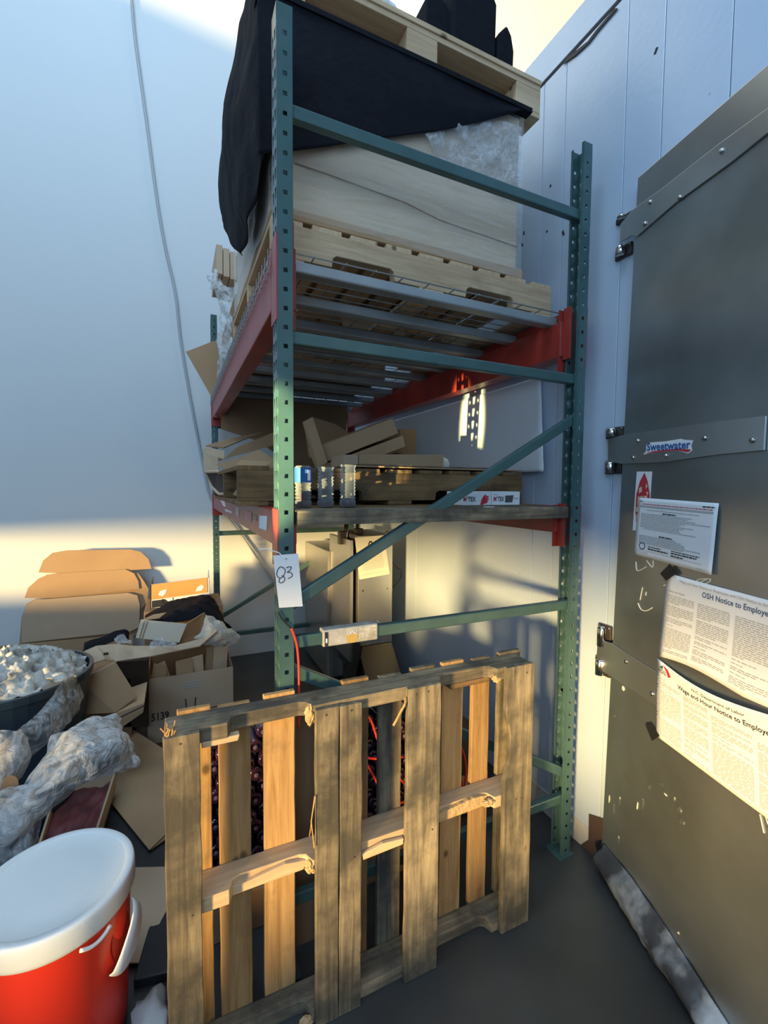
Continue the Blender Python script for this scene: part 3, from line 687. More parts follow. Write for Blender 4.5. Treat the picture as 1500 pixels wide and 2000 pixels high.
def pallet(name, x0, x1, y0, y1, z0, label, wd, blocks=False, rows=7, rot=0):
    """runners along Y... boards along X"""
    t = thing(name, ((x0+x1)/2,(y0+y1)/2,z0), label, 'pallet'); h = .14
    a = W[wd+'x']; b2_ = W[wd+'y']
    n = rows; bw = (y1-y0)/n*.80
    for i in range(n):
        y = y0+(y1-y0-bw)*i/(n-1); obj('deck_board', MB().box((x0,y,z0+h-.018),(x1,y+bw,z0+h)), a, t, bevel=.002)
    if not blocks:
        for i, x in enumerate((x0,(x0+x1)/2-.02,x1-.04)): obj('stringer', MB().box((x,y0+.001,z0+.018),(x+.04,y1-.001,z0+h-.0185)), b2_, t, bevel=.002)
        for y in (y0,(y0+y1)/2-.05,y1-.1): obj('bottom_board', MB().box((x0,y,z0),(x1,y+.1,z0+.0175)), a, t, bevel=.002)
    else:
        for y in (y0+.005,(y0+y1)/2-.05,y1-.105):
            obj('stringer_board', MB().box((x0,y,z0+h-.038),(x1,y+.1,z0+h-.0185)), a, t, bevel=.002)
            obj('bottom_board', MB().box((x0,y,z0),(x1,y+.1,z0+.018)), a, t, bevel=.002)
            for x in (x0,(x0+x1)/2-.06,x1-.12): obj('block', MB().box((x,y,z0+.0185),(x+.12,y+.1,z0+h-.0385)), a, t, bevel=.002)
    return t

# hero pallet standing on edge in front of the rack
hp = thing('wooden_pallet', (.51, 1.17, 0), 'weathered wooden pallet standing on edge in front of the rack', 'pallet')
def board(name, pts_xz, y0, y1, m, **k): return obj(name, MB().prism([V((x,y0,z)) for x,z in pts_xz], (0,y1-y0,0)), m, hp, bevel=k.get('bevel',.0025))
# front boards (bottom deck)
def ragged(x0, x1, z0, z1, seed, amt=.003, bite=None):
    rnd = random.Random(seed); L_, R2 = [], []
    n = 12
    for i in range(n+1):
        z = z0+(z1-z0)*i/n; L_.append((x0+rnd.uniform(-amt,amt)*.5, z)); R2.append((x1+rnd.uniform(-amt,amt)*.5, z))
    if bite:
        side, za, zb, d = bite
        tgt = L_ if side == 'L' else R2
        for i, (x, z) in enumerate(tgt):
            if za <= z <= zb: tgt[i] = (x+(d if side=='L' else -d), z)
    return L_ + R2[::-1]
board('front_board', ragged(-.036,.042,.0,.893,1), 1.108,1.1255, W['oldz'])
board('front_board', ragged(.322,.386,.0,.886,2), 1.1085,1.1255, W['oldz'])
board('front_board', ragged(.3885,.453,.0,.884,3), 1.109,1.1255, W['oldz'])
board('front_board', ragged(.592,.704,.0,.893,4), 1.108,1.1255, W['oldz'])
board('front_board', ragged(.949,1.064,.0,.897,5,.003,('L',.55,.72,.022)), 1.108,1.1255, W['oldz'])
# stringers with notches towards the front
def stringer(z0, z1, seed, m):
    rnd = random.Random(seed)
    yF, yB = 1.126, 1.214; nd = .036
    P = [(-.034,yF)]
    def notch(a, b_):
        return [(a,yF),(a+.012,yF+nd*.8),(a+.03,yF+nd),(b_-.03,yF+nd),(b_-.012,yF+nd*.8),(b_,yF)]
    def seg(a, b_): return [(a+(b_-a)*k/5, yF+rnd.uniform(0,.003)) for k in range(1,5)]
    P += seg(-.03,.10)+notch(.105,.318)+seg(.33,.70)+notch(.712,.925)+[(1.066,yF)]
    P += [(1.066,yB),(-.034,yB)]
    obj('stringer', MB().prism([V((x,y,z0)) for x,y in P], (0,0,z1-z0)), m, hp, bevel=.002)
stringer(.855,.893,1,W['oldx']); stringer(.428,.466,2,W['palex']); stringer(.0,.038,3,W['oldx'])
# rear boards
tops = [(345,410),(424,487),(512,573),(664,716),(736,780),(798,844),(858,899),(917,950),(968,1008)]
kinds = ['pinez','pinez','pinez','dimz','oldz','oldz','pinez','pinez','oldz']
for i,(p0,p1) in enumerate(tops):
    x0 = U(p0,1340,Y=1.232).x; x1 = U(p1,1340,Y=1.232).x
    zt = .900-(.012 if i % 3 == 1 else .004)
    board('rear_board', ragged(x0,x1,.0,zt+.006,20+i,.002), 1.2145,1.2325, W[kinds[i]])
# splinters and frayed lumps
def splinter(pts, r, m=None): obj('splinter', MB().tube(pts, r, 5), m or W['pinex'], hp)
splinter([V((.545,1.105,.80)),V((.58,1.104,.855)),V((.585,1.112,.868))], .0035)
splinter([V((.318,1.105,.66)),V((.306,1.098,.60)),V((.316,1.104,.52))], .0018)
splinter([V((.316,1.104,.64)),V((.302,1.10,.56))], .0015)
for k in range(16):
    c = V((-.032+random.uniform(-.004,.02), 1.125+random.uniform(-.01,.05), .893)); splinter([c, c+V((random.uniform(-.014,.01), random.uniform(-.01,.01), random.uniform(.004,.018)))], .0018)
lump_m = mat('splintered_wood', (.46,.31,.16), .9, noise_=.8, scale=60, col2=(.42,.25,.11), stretch=(1,.3,1), bump=.8, bscale=50)
def lump(c, s, seed):
    bm = bmesh.new(); bmesh.ops.create_icosphere(bm, subdivisions=3, radius=1)
    mb = MB(); idx = {v: i for i, v in enumerate(bm.verts)}
    mb.add([V(c)+V((v.co.x*s[0], v.co.y*s[1], v.co.z*s[2]))*(1+.5*noise.noise(v.co*3+V((seed,0,0)))) for v in bm.verts], [[idx[v] for v in f_.verts] for f_ in bm.faces]); bm.free()
    return mb
for i,(c,s) in enumerate((((.312,1.132,.866),(.012,.010,.026)),((.314,1.134,.446),(.014,.012,.016)),((.905,1.13,.452),(.022,.012,.010)),((.30,1.128,.012),(.018,.012,.012)),((.93,1.14,.858),(.014,.016,.013)))):
    obj('frayed_block', lump(c, s, i), lump_m, hp)
# light broken faces on the mid stringer
board('split_strip', [(.046,.425),(.30,.428),(.312,.452),(.25,.462),(.15,.449),(.05,.448)], 1.150,1.163, W['palex'])
board('split_strip', [(.46,.426),(.585,.430),(.588,.448),(.52,.455),(.455,.443)], 1.114,1.126, W['palex'])
board('split_strip', [(.71,.426),(.93,.430),(.915,.462),(.86,.468),(.71,.452)], 1.148,1.163, lump_m)
# notch offcuts below top stringer
board('split_strip', [(.046,.842),(.130,.842),(.134,.857),(.046,.857)], 1.127,1.150, W['palex'])
board('split_strip', [(.77,.838),(.92,.838),(.92,.8545),(.77,.8545)], 1.160,1.200, W['dimx'])
# nails
for (x,z) in ((.0,.875),(.02,.45),(.35,.87),(.42,.868),(.43,.45),(.62,.875),(.68,.45),(.63,.02),(.98,.88),(1.03,.87),(1.02,.45),(.66,.876),(1.0,.45)):
    obj('nail_head', MB().lathe([(.0032,0),(.0028,.0012)], (x,1.1085,z), 8, V((0,-1,0)).to_track_quat('Z','Y').to_matrix()), rust_m, hp)

# level 1 pallet
pallet_x('wooden_pallet', .185, 1.385, 1.55, 2.55, 1.4035, 'dark wooden pallet lying on the plank shelf under cardboard', 'dim')
# level 2 pallet
pallet_x('wooden_pallet', .275, 1.40, 1.425, 2.45, 2.159, 'pale wooden pallet on the wire deck under the wrapped carton', 'pale')
# top pallet of blocks
pallet('wooden_pallet', .262, 1.325, 1.43, 2.45, 2.925, 'block pallet at the top on the black sheet', 'pale', blocks=True, rows=7)

# ---------------------------------------------------------------- level 2 load
bc = thing('wrapped_carton', (.75,1.95,2.30), 'big film-wrapped brown carton on the pale pallet', 'box')
obj('carton_body', MB().box((.285,1.445,2.301),(1.235,2.35,2.905)), mat('carton_pale', (0.58,0.45,0.31), 0.8, noise_=.3, scale=4, col2=(0.51,0.38,0.25)), bc, bevel=.008)
obj('carton_base_lip', MB().box((.282,1.438,2.300),(1.262,2.36,2.335)), card_m, bc, bevel=.004)
obj('carton_fold', MB().tube([U(575,318,Y=1.441),U(640,340,Y=1.441),U(700,362,Y=1.441),U(790,395,Y=1.441),U(860,430,Y=1.441),U(940,458,Y=1.441),U(1010,482,Y=1.441)], .0018, 5), cardd_m, bc)
G = [[V((.276,1.433,2.90)),V((.60,1.430,2.91)),V((.95,1.43,2.90)),V((1.245,1.433,2.90))],[V((.276,1.433,2.6)),V((.60,1.430,2.6)),V((.95,1.43,2.6)),V((1.246,1.433,2.6))],[V((.276,1.433,2.31)),V((.60,1.430,2.31)),V((.95,1.43,2.30)),V((1.25,1.433,2.295))]]
obj('stretch_wrap_front', drape(G, 70, 50, .0035, 7, 2), film2_m, bc, smooth=True)
G = [[V((.273,1.433,2.90)),V((.272,1.8,2.91)),V((.272,2.36,2.90))],[V((.273,1.433,2.6)),V((.272,1.8,2.6)),V((.272,2.36,2.6))],[V((.273,1.433,2.31)),V((.27,1.8,2.31)),V((.27,2.36,2.3))]]
obj('stretch_wrap_side', drape(G, 40, 40, .004, 7, 5), film2_m, bc, smooth=True)
# loose ruffled film at right top
G = [[U(830,262,Y=1.418),U(900,235,Y=1.418),U(965,232,Y=1.418),U(1018,250,Y=1.418)],[U(850,300,Y=1.424),U(900,290,Y=1.424),U(965,290,Y=1.424),U(1018,300,Y=1.424)],[U(880,330,Y=1.427),U(930,350,Y=1.427),U(975,380,Y=1.427),U(1018,400,Y=1.427)]]
obj('loose_wrap', drape(G, 40, 30, .010, 11, 8), film_m, bc, smooth=True)

# black sheet draped over carton, hanging low on the near side
bk = thing('black_sheet', (.7,1.4,2.42), 'large black cloth draped over the wrapped carton under the top pallet', 'cloth')
YS = 1.412
top = [U(x,y,Y=YS) for x,y in ((515,-60),(600,-5),(700,60),(800,110),(900,165),(1010,222))]
top = [V((.235,YS,2.918)),V((.40,YS,2.918)),V((.6,YS,2.918)),V((.8,YS,2.916)),V((1.0,YS,2.91)),V((1.22,YS,2.905))]
hem = [U(x,y,Y=YS) for x,y in ((523,305),(590,292),(700,277),(800,262),(880,250),(1000,222))]
hem[0].x = .235
midr = [(p*.5+q_*.5)+V((0,-.006,0)) for p, q_ in zip(top, hem)]
obj('front_drape', drape([top, midr, hem], 60, 24, .004, 5, 1, False), black_m, bk, smooth=True, solid=.003)
XS = .255
sd_t = [V((XS-.004,YS,3.02)), V((XS-.02,1.6,3.06)), V((XS-.02,1.9,3.07)), V((XS-.012,2.35,3.07))]
sd_m = [V((XS-.012,YS,2.66)), V((XS-.05,1.6,2.72)), V((XS-.075,1.9,2.74)), V((XS-.045,2.3,2.75))]
sd_b = [U(526,302,Y=YS), U(497,390,X=XS-.02), U(480,468,X=XS-.02), U(474,500,X=XS-.012)]
sd_b[0].x = XS-.004
obj('side_drape', drape([sd_t, sd_m, sd_b], 50, 30, .012, 6, 4, False, fold=(.5,16)), black_m, bk, smooth=True, solid=.003)
obj('top_layer', MB().box((.235,1.412,2.909),(1.24,2.40,2.9235)), black_m, bk)
obj('underside_spread', MB().box((.235,1.405,2.906),(1.26,1.44,2.922)), black_m, bk)

# black packs on the top pallet
def pack(name, q, yd, z0, label, y=1.47, m=black_m, r=.012):
    t = obj(name, MB().prism([U(px,py,Y=y) for px,py in q], (0,yd,0)), m, bevel=r); return tag(t, label, 'box')
zt = 3.066
def packbox(px0, px1, pyt, label, y=1.50, dy=.35, m=black_m):
    a = U(px0,100,Y=y).x; b3 = U(px1,100,Y=y).x; pr = U(px1,pyt,Y=y).z
    prof = [V((a,y,zt)),V((b3,y,zt)),V((b3+.004,y,pr-.05)),V((b3-.02,y,pr-.01)),V((b3-.06,y,pr+.006)),V((a+.04,y,pr+.008)),V((a,y,pr-.02))]
    return tag(obj('black_pack', MB().prism(prof,(0,dy,0)), m, bevel=.01), label, 'pack')
packbox(884,968,-20,'wide black fabric pack on the top pallet')
# slim pointed pack
a = U(972,100,Y=1.50).x; b3 = U(1003,100,Y=1.50).x
tag(obj('black_pack', MB().prism([V((a,1.5,zt)),V((b3,1.5,zt)),V((b3+.004,1.5,3.20)),V((b3-.01,1.5,3.255)),V(((a+b3)/2+.005,1.5,3.285)),V((a+.004,1.5,3.24))],(0,.3,0)), black_m, bevel=.008), 'narrow pointed black pack at the right end of the top pallet', 'pack')
tag(obj('white_bundle', lump((.66,1.56,3.135),(.09,.07,.068),2), paper_m, smooth=True), 'round white bundle at the top edge of the picture on the top pallet', 'bundle')
packbox(832,880,5,'low black pack between the white bundle and the wide pack', y=1.53, dy=.25)
tag(obj('brown_pack', MB().prism([U(486,92,Y=1.72),U(492,60,Y=1.72),U(512,-30,Y=1.72),U(545,-40,Y=1.72),U(535,60,Y=1.72)],(0,.03,0)), mat('dark_brown_cloth',(.05,.03,.025),.8), bevel=.004), 'dark brown flap hanging beside the near post at the top', 'cloth')
# brown chips on pallet edge
for i,(x) in enumerate((.83,.93,1.04,1.13)):
    tag(obj('wood_chip', MB().obb((x,1.47,zt+.008),(.06-.01*i,.04,.014),(0,6*(-1)**i,12*i)), W['palex'], bevel=.002), 'splintered wood offcut on the front edge of the top pallet, %s' % ('leftmost','second from left','third from left','rightmost')[i], 'offcut', 'offcuts on the top pallet')

# far end of level 2: corrugated stack, plastic draped bundle, flap
cs = thing('carton_stack', U(450,560,Y=3.2), 'bundle of folded cartons above the plastic, left of the wrapped carton', 'box')
for k in range(4):
    x0 = U(422+13.5*k,480,Y=3.1).x; x1 = U(435+13.5*k,480,Y=3.1).x
    z1 = U(430,478+4*k,Y=3.1).z; z0 = U(430,535+3*k,Y=3.1).z
    obj('folded_carton', MB().box((x0+.001,3.1,z0),(x1-.001,3.5,z1)), cardp_m, cs, bevel=.003)
bd_ = thing('plastic_draped_bundle', (.32,3.2,2.16), 'goods under crumpled clear plastic at the far end of the upper deck', 'bundle')
obj('inner_carton', MB().box((.315,2.70,2.165),(1.25,3.5,2.55)), cardd_m, bd_, bevel=.01)
G = [[U(412,538,Y=3.15),U(445,560,Y=3.0),U(475,545,Y=2.7)],[U(426,600,Y=3.1),U(450,610,Y=2.9),U(472,590,Y=2.6)],[U(428,660,Y=3.1),U(448,670,Y=2.9),U(466,640,Y=2.6)],[U(422,735,Y=3.3),U(436,722,Y=3.1),U(452,700,Y=2.8)],[U(420,770,Y=3.5),U(426,752,Y=3.4),U(434,740,Y=3.2)]]
obj('plastic_sheet', drape(G, 40, 60, .022, 8, 6), filmw_m, bd_, smooth=True)
obj('plastic_tuft', drape([[U(406,545,Y=3.15),U(418,525,Y=3.1),U(430,540,Y=3.1)],[U(410,565,Y=3.1),U(425,560,Y=3.05),U(440,575,Y=3.1)]],24,20,.02,12,2), filmw_m, bd_, smooth=True)
tag(obj('plastic_strip', drape([[U(418,760,Y=3.52),U(424,762,Y=3.52)],[U(426,790,Y=3.5),U(430,790,Y=3.5)],[U(419,815,Y=3.5),U(423,815,Y=3.5)]],6,20,.004,20,3), filmw_m, smooth=True), 'torn plastic strip hanging from the far beam end', 'plastic')
tag(obj('cardboard_flap', MB().panel([U(363,687,Y=3.6),U(422,664,Y=3.6),U(430,700,Y=3.6),U(426,790,Y=3.6),U(415,778,Y=3.6)], .006), card_m), 'pointed cardboard flap sticking out past the far left post', 'cardboard')

# ---------------------------------------------------------------- level 1 load
tag(obj('cardboard_sheet', MB().panel([U(430,756,Y=3.45),U(680,790,Y=3.45),U(672,905,Y=3.45),U(600,925,Y=3.45),U(500,860,Y=3.45),U(432,838,Y=3.45)], .006), cardd_m), 'large brown cardboard sheet standing at the far end of the lower shelf', 'cardboard')
def orientbox(name, A, B, Cc, depth, m, label, th=None):
    """box from three picture-plane corners: bottom-left A, bottom-right B, top-left C and a depth along Y"""
    A, B, Cc = V(A), V(B), V(Cc); Dd = B + (Cc-A)
    return tag(obj(name, MB().prism([A,B,Dd,Cc],(0,depth,0)), m, bevel=.002), label, 'box')
ZP = 1.5445
Yq = 1.80
cb = [orientbox('flat_carton', U(701,922,Y=Yq), U(866,920,Y=Yq), U(701,887,Y=Yq), .22, card_m, 'long low carton in front of the white roll on the shelf pallet')]
# short carton at its left end
orientbox('flat_carton', U(672,922,Y=Yq), U(699.5,922,Y=Yq), U(672,888,Y=Yq), .18, cardp_m, 'short pale carton at the left end of the long low carton')
Yq = 2.05
orientbox('flat_carton', U(649,927,Y=Yq), U(792,872,Y=Yq), U(643,904,Y=Yq), .25, card_m, 'tilted flat carton, lower of the two leaning on the shelf')
orientbox('flat_carton', U(641,901,Y=Yq), U(778,846,Y=Yq), U(628,870,Y=Yq), .25, card_m, 'tilted flat carton with lid edge, upper of the two')
tag(obj('cardboard_strip', MB().prism([U(596,822,Y=1.98),U(611,814,Y=1.98),U(640,903,Y=1.98),U(622,912,Y=1.98)],(0,.05,0)), card_m, bevel=.002), 'upright leaning cardboard strip left of the tilted cartons', 'cardboard')
tag(obj('open_carton', MB().prism([U(612,815,Y=2.35),U(655,828,Y=2.35),U(690,850,Y=2.35),U(640,900,Y=2.35),U(622,890,Y=2.35)],(0,.2,0)), cardd_m, bevel=.002), 'dark open carton behind the leaning strip', 'box')
tag(obj('small_carton', MB().prism([U(770,925,Y=2.35),U(812,925,Y=2.35),U(814,838,Y=2.35),U(782,838,Y=2.35)],(0,.25,0)), cardd_m, bevel=.002), 'dark upright carton against the glossy white sheet', 'box')
tag(obj('small_carton', MB().prism([U(640,922,Y=2.34),U(700,922,Y=2.34),U(770,885,Y=2.34),U(785,885,Y=2.34),U(785,868,Y=2.34),U(640,905,Y=2.34)],(0,.2,0)), cardd_m), 'brown carton wedged below the tilted cartons', 'box')
# roll
rl = thing('white_roll', (1.05,2.12,ZP), 'white paper roll lying behind the long low carton', 'roll')
Ra, Rb = U(722,900,Y=2.10), U(868,905,Y=2.06)
obj('roll_body', MB().tube([V((Ra.x,2.12,ZP+.049)),V((Rb.x,2.10,ZP+.049))], .048, 24), sheet_m, rl)
obj('roll_end', MB().tube([V((Rb.x,2.10,ZP+.049)),V((Rb.x+.035,2.10,ZP+.049))], [.048,.034], 24), white_m, rl)
# flat sheets on the pallet
tag(obj('cardboard_sheet', MB().box((.56,1.56,ZP+.0),(1.40,2.4,ZP+.005)), cardd_m), 'flat cardboard sheet covering the dark pallet on the shelf', 'cardboard')
tag(obj('plastic_edge', drape([[V((.60,1.555,ZP+.011)),V((.8,1.55,ZP+.011)),V((1.0,1.555,ZP+.010)),V((1.33,1.555,ZP+.012))],[V((.62,1.75,ZP+.012)),V((.8,1.75,ZP+.012)),V((1.0,1.74,ZP+.012)),V((1.33,1.74,ZP+.012))]],40,6,.002,14,2), film_m, smooth=True), 'thin clear plastic lying along the pallet front edge', 'plastic')
# glossy sheet leaning on cooler wall
gs = [V((1.478,1.50,1.545)),V((1.470,3.05,1.546)),V((1.488,3.05,1.97)),V((1.488,1.56,1.97))]
G = [[gs[3],(gs[3]+gs[2])/2,gs[2]],[(gs[3]+gs[0])/2+V((-.010,0,0)),(gs[0]+gs[1]+gs[2]+gs[3])/4+V((-.008,0,0)),(gs[1]+gs[2])/2+V((-.010,0,0))],[gs[0]+V((-.018,0,0)),(gs[0]+gs[1])/2+V((-.014,0,0)),gs[1]]]
tag(obj('glossy_sheet', drape(G, 30, 20, .003, 2.5, 1, False), sheet_m, smooth=True, solid=.002), 'glossy white plastic sheet leaning on the cooler wall above the shelf', 'sheet')
# three cut bottles
for i,(px, zt_, lab) in enumerate(((592,910,'left plastic bottle with blue label behind the near post'),(636,912,'middle clear ribbed bottle with dark liquid on shelf'),(679,908,'right clear ribbed bottle with dark liquid on shelf'))):
    Yc = 1.40
    c = U(px, 990, Y=Yc); c.z = 1.4035
    top_z = U(px, zt_, Y=Yc).z; hh = top_z-c.z; r = .027
    t = thing('plastic_bottle', c, lab, 'bottle')
    prof = [(r*.7,.0),(r*.95,.004),(r,.012)]
    z = .02
    while z < hh-.01:
        prof += [(r*(1 if i else .99), z), (r*.84, z+.0055)]; z += .011
    prof += [(r*.98, hh-.006)]
    if i == 0: prof = [(a_, b_) for a_, b_ in prof if b_ < hh*.6] + [(r*1.0, hh*.62),(r*1.0,hh*.95),(r*.8,hh)]
    else: prof += [(r*1.05, hh)]
    mb = MB(); mb.lathe(prof, c, 20); mb.f.pop()
    obj('bottle_shell', mb, clear_m, t, smooth=True)
    obj('dark_liquid', MB().lathe([(r*.66,.003),(r*.86,.006),(r*.86,.022 if i else .045)], c, 20), cola_m, t)
    if i == 0:
        mb = MB().lathe([(r*1.02,hh*.60),(r*1.02,hh*.95)], c, 24); mb.f.pop(); mb.f.pop()
        obj('blue_label', mb, blueink_m, t, smooth=True)
        fa = lambda u, v: c + V((math.sin(u)*r*1.06, -math.cos(u)*r*1.06, v*hh))
        obj('white_panel', MB().grid([[fa(.25+.4*a_/4, v_) for a_ in range(5)] for v_ in (.65,.9)]), paper_m, t)
# glove boxes
for i,(p0,p1,sc) in enumerate(((902,959,1),(961,1015,0))):
    Yg = 1.43; A = U(p0,981,Y=Yg); B = U(p1,981,Y=Yg); zt_ = U(p0,960,Y=Yg).z
    dep = .105
    t = thing('glove_box', ((A.x+B.x)/2,Yg+.05,1.4035), 'white McTEX glove box with %s on shelf edge' % ('red hand picture, left one','grey panel, right one')[i], 'box')
    obj('box_body', MB().box((A.x,Yg,1.4035),(B.x,Yg+dep,zt_)), paper_m, t, bevel=.001)
    fq = quadmap([V((A.x,Yg-.0006,zt_)),V((B.x,Yg-.0006,zt_)),V((B.x,Yg-.0006,1.4035)),V((A.x,Yg-.0006,1.4035))])
    text_on(fq, V((0,-1,0)), 'M', .05,.38,.14,.72, redink_m, t, bold=.03, off=.0004)
    text_on(fq, V((0,-1,0)), 'c', .15,.36,.19,.52, ink_m, t, bold=.02, off=.0004)
    text_on(fq, V((0,-1,0)), 'TEX', .20,.38,.46 if sc else .42,.72, ink_m, t, bold=.025, off=.0004)
    lines_on(fq, V((0,-1,0)), [(.05,.2,.2,.06)], greyink_m, t, off=.0004)
    if sc:
        hand = [(.62,.95),(.66,.6),(.72,.35),(.80,.2),(.83,.3),(.78,.48),(.86,.3),(.92,.36),(.84,.55),(.93,.5),(.90,.62),(.84,.68),(.90,.72),(.84,.85),(.74,.92),(.68,1.0)]
        obj('hand_picture', MB().prism([fq(a_,b_) for a_,b_ in hand], (0,-.0005,0)), redink_m, t)
    else:
        obj('grey_panel', MB().prism([fq(.46,.3),fq(.76,.27),fq(.72,.8),fq(.46,.82)], (0,-.0005,0)), mat('panel_print',(.09,.08,.09),.7), t)
        lines_on(fq, V((0,-1,0)), [(.76,.94,.46,.09)], greyink_m, t, off=.0004)
tag(obj('paper_scrap', MB().box((.985,1.285,1.4025),(1.025,1.295,1.4045)), paper_m), 'tiny white paper scrap on the shelf front plank', 'paper')
# left cluster of torn boxes at the shelf's open side
def cpanel(pts, label, m=card_m, name='torn_cardboard', th=.005):
    return tag(obj(name, MB().panel(pts, th), m), label, 'cardboard')
YL = 2.2
orientbox('torn_carton', U(400,888,Y=2.75), U(437,897,Y=2.6), U(402,872,Y=2.75), .2, cardp_m, 'small carton end jutting out left above the red beam')
cpanel([U(437,897,Y=2.45),U(540,868,Y=2.45),U(540,842,Y=2.45),U(462,874,Y=2.45)], 'brown carton side rising left of the near post', cardd_m)
cpanel([U(402,872,Y=2.75),U(437,876,Y=2.6),U(470,862,Y=2.8),U(522,843,Y=3.0),U(448,858,Y=3.0)], 'flat carton top reaching back left of the near post', cardd_m)
cpanel([U(397,903,Y=2.5),U(397,882,Y=2.5),U(425,893,Y=2.4),U(427,920,Y=2.4),U(398,920,Y=2.5)], 'pale carton corner lowest at the far left of the shelf', cardp_m)
cpanel([U(422,907,Y=2.02),U(470,893,Y=1.98),U(505,878,Y=1.95),U(540,899,Y=1.92),U(545,925,Y=1.92),U(462,931,Y=1.95),U(446,920,Y=2.0)], 'torn cardboard piece rising to a blunt peak above the pallet end', card_m)
tn = thing('torn_carton', (.22,2.2,1.4), 'dark crushed carton with a ragged hole beside the far red beam', 'box')
hole = [U(402,922,Y=2.45),U(425,921,Y=2.35),U(447,930,Y=2.2),U(460,942,Y=2.1),U(461,955,Y=2.1),U(455,966,Y=2.1),U(428,965,Y=2.3),U(418,955,Y=2.4),U(411,940,Y=2.45)]
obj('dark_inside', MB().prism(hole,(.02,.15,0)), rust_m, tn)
obj('ragged_rim', MB().tube(hole+[hole[0]], .008, 6), cardp_m, tn)
obj('bottom_fold', MB().panel([U(455,966,Y=2.0),U(462,955,Y=2.0),U(500,978,Y=1.8),U(540,985,Y=1.7),U(540,994,Y=1.7),U(480,980,Y=1.85)],.006), card_m, tn)

# ---------------------------------------------------------------- under the rack
stk = thing('bottle_crate', (.55,1.8,0), 'brown carton base under the stacked dark bottles', 'box')
obj('crate_body', MB().box((.02,1.46,0),(1.0,2.1,.14)), cardd_m, stk, bevel=.004)
def make_bottle(c, label_, grp):
    t = thing('dark_bottle', c, label_, 'bottle', grp)
    mY = V((0,1,0)).to_track_quat('Z','Y').to_matrix()
    r = .0245
    obj('bottle_body', MB().lathe([(r*.45,.004),(r*.8,.0),(r,.012),(r,.11),(r*.6,.15),(r*.45,.17)], c, 14, mY), grape_m, t, smooth=True)
    obj('bottle_base', MB().lathe([(r*.40,-.002),(r*.2,-.005),(.0005,-.006)], c, 10, mY), cap_m, t, smooth=True)
    return t
b0 = make_bottle(V((.05,1.50,.168)), 'dark bottle lying in the stack behind the pallet', 'dark bottles stacked under the rack')
kids = list(b0.children)
first = True
for r_i in range(11):
    for c_i in range(18):
        if r_i == 10 and c_i % 3 == 0: continue
        x = .05+.0515*c_i + (.0255 if r_i % 2 else 0); z = .168+.0475*r_i
        if first: first = False; continue
        if x > .99: continue
        r = b0.copy(); C.objects.link(r); r.location = (x+random.uniform(-.003,.003), 1.50+random.uniform(-.01,.02), z+random.uniform(-.002,.002))
        for k in kids:
            c = k.copy(); C.objects.link(c); c.parent = r
rs = thing('red_strapping', (.6,1.42,.3), 'loops of red strapping hanging before the dark bottles', 'strap')
for pts in (((700,1392),(722,1402),(738,1445),(760,1500)), ((700,1478),(745,1482),(790,1478)), ((712,1484),(735,1525),(760,1570)), ((770,1505),(790,1530),(812,1545)), ((770,1570),(790,1566),(815,1560)), ((896,1450),(907,1478),(910,1510),(906,1545)), ((900,1470),(898,1500),(904,1540))):
    P = [U(x,y,Y=1.44) for x,y in pts]; obj('strap_loop', MB().tube([catmull(P,i/14) for i in range(15)], .0045, 6), redstrap_m, rs, smooth=True)
tag(obj('cardboard_sheet', MB().panel([V((.325,1.36,.0)),V((.425,1.36,.0)),V((.425,1.36,.815)),V((.325,1.36,.80))], .012), cardd_m), 'narrow brown cardboard sheet upright behind the pallet by the near post', 'cardboard')
tag(obj('pale_carton', MB().box((.43,1.40,.0),(.50,1.45,.20)), cardp_m, bevel=.003), 'small pale carton low behind the second front board', 'box')
for i,(x,z) in enumerate(((1.06,.385),(1.09,.20))):
    tag(obj('carton_under_rack', MB().obb((x+.08,1.75,z-.10),(.2,.3,.18),(0,4,8-10*i)), cardd_m if i else blackp_m, bevel=.004), ('black box at the right end of the bottle stack','brown carton under the black box at right')[i], 'box')

# ---------------------------------------------------------------- stainless machine at the back
mc = thing('steel_machine', (1.2,2.95,0), 'stainless steel machine with a tall chute in the back corner', 'machine')
ss_m = mat('stainless', (.50,.48,.45), .30, .85, noise_=.4, scale=3, col2=(.38,.36,.33), rnoise=.08)
ss2_m = mat('stainless_dark', (.10,.085,.075), .28, .85, noise_=.4, scale=3, col2=(.07,.06,.052))
YM = 2.75
def mz(px, py, Y=YM): return U(px, py, Y=Y)
c_tl, c_tr, c_bl = mz(700,1050), mz(767,1050), mz(700,1258)
xa, xb = c_tl.x, c_tr.x; zt_ = mz(735,1045).z; zm = mz(735,1258).z
obj('chute_column', MB().box((xa,YM,zm),(xb,YM+.42,zt_)), ss_m, mc, bevel=.004)
zb_ = .22
obj('chute_hopper', MB().prism([V((xa,YM,zm-.002)),V((xa,YM-.17,zb_)),V((xa,YM-.16,zb_-.03)),V((xa,YM+.40,zb_-.03)),V((xa,YM+.40,zm-.002))],(xb-xa,0,0)), ss2_m, mc, bevel=.003)
for dx in (.035, xb-xa-.035): obj('rivet', MB().lathe([(.007,0),(.004,.004)], (xa+dx,YM-.006,zm-.025), 10, V((0,-1,0)).to_track_quat('Z','Y').to_matrix()), chrome_m, mc)
for dx in (.035, xb-xa-.035): obj('rivet', MB().lathe([(.007,0),(.004,.004)], (xa+dx,YM,zt_-.37), 10, V((0,-1,0)).to_track_quat('Z','Y').to_matrix()), chrome_m, mc)
xs0 = U(640,1150,Y=3.2).x; xs1 = U(692,1150,Y=3.2).x
obj('cabinet', MB().box((xs0,3.2,.02),(xs1+.25,3.85,U(660,1075,Y=3.2).z)), ss_m, mc, bevel=.006)
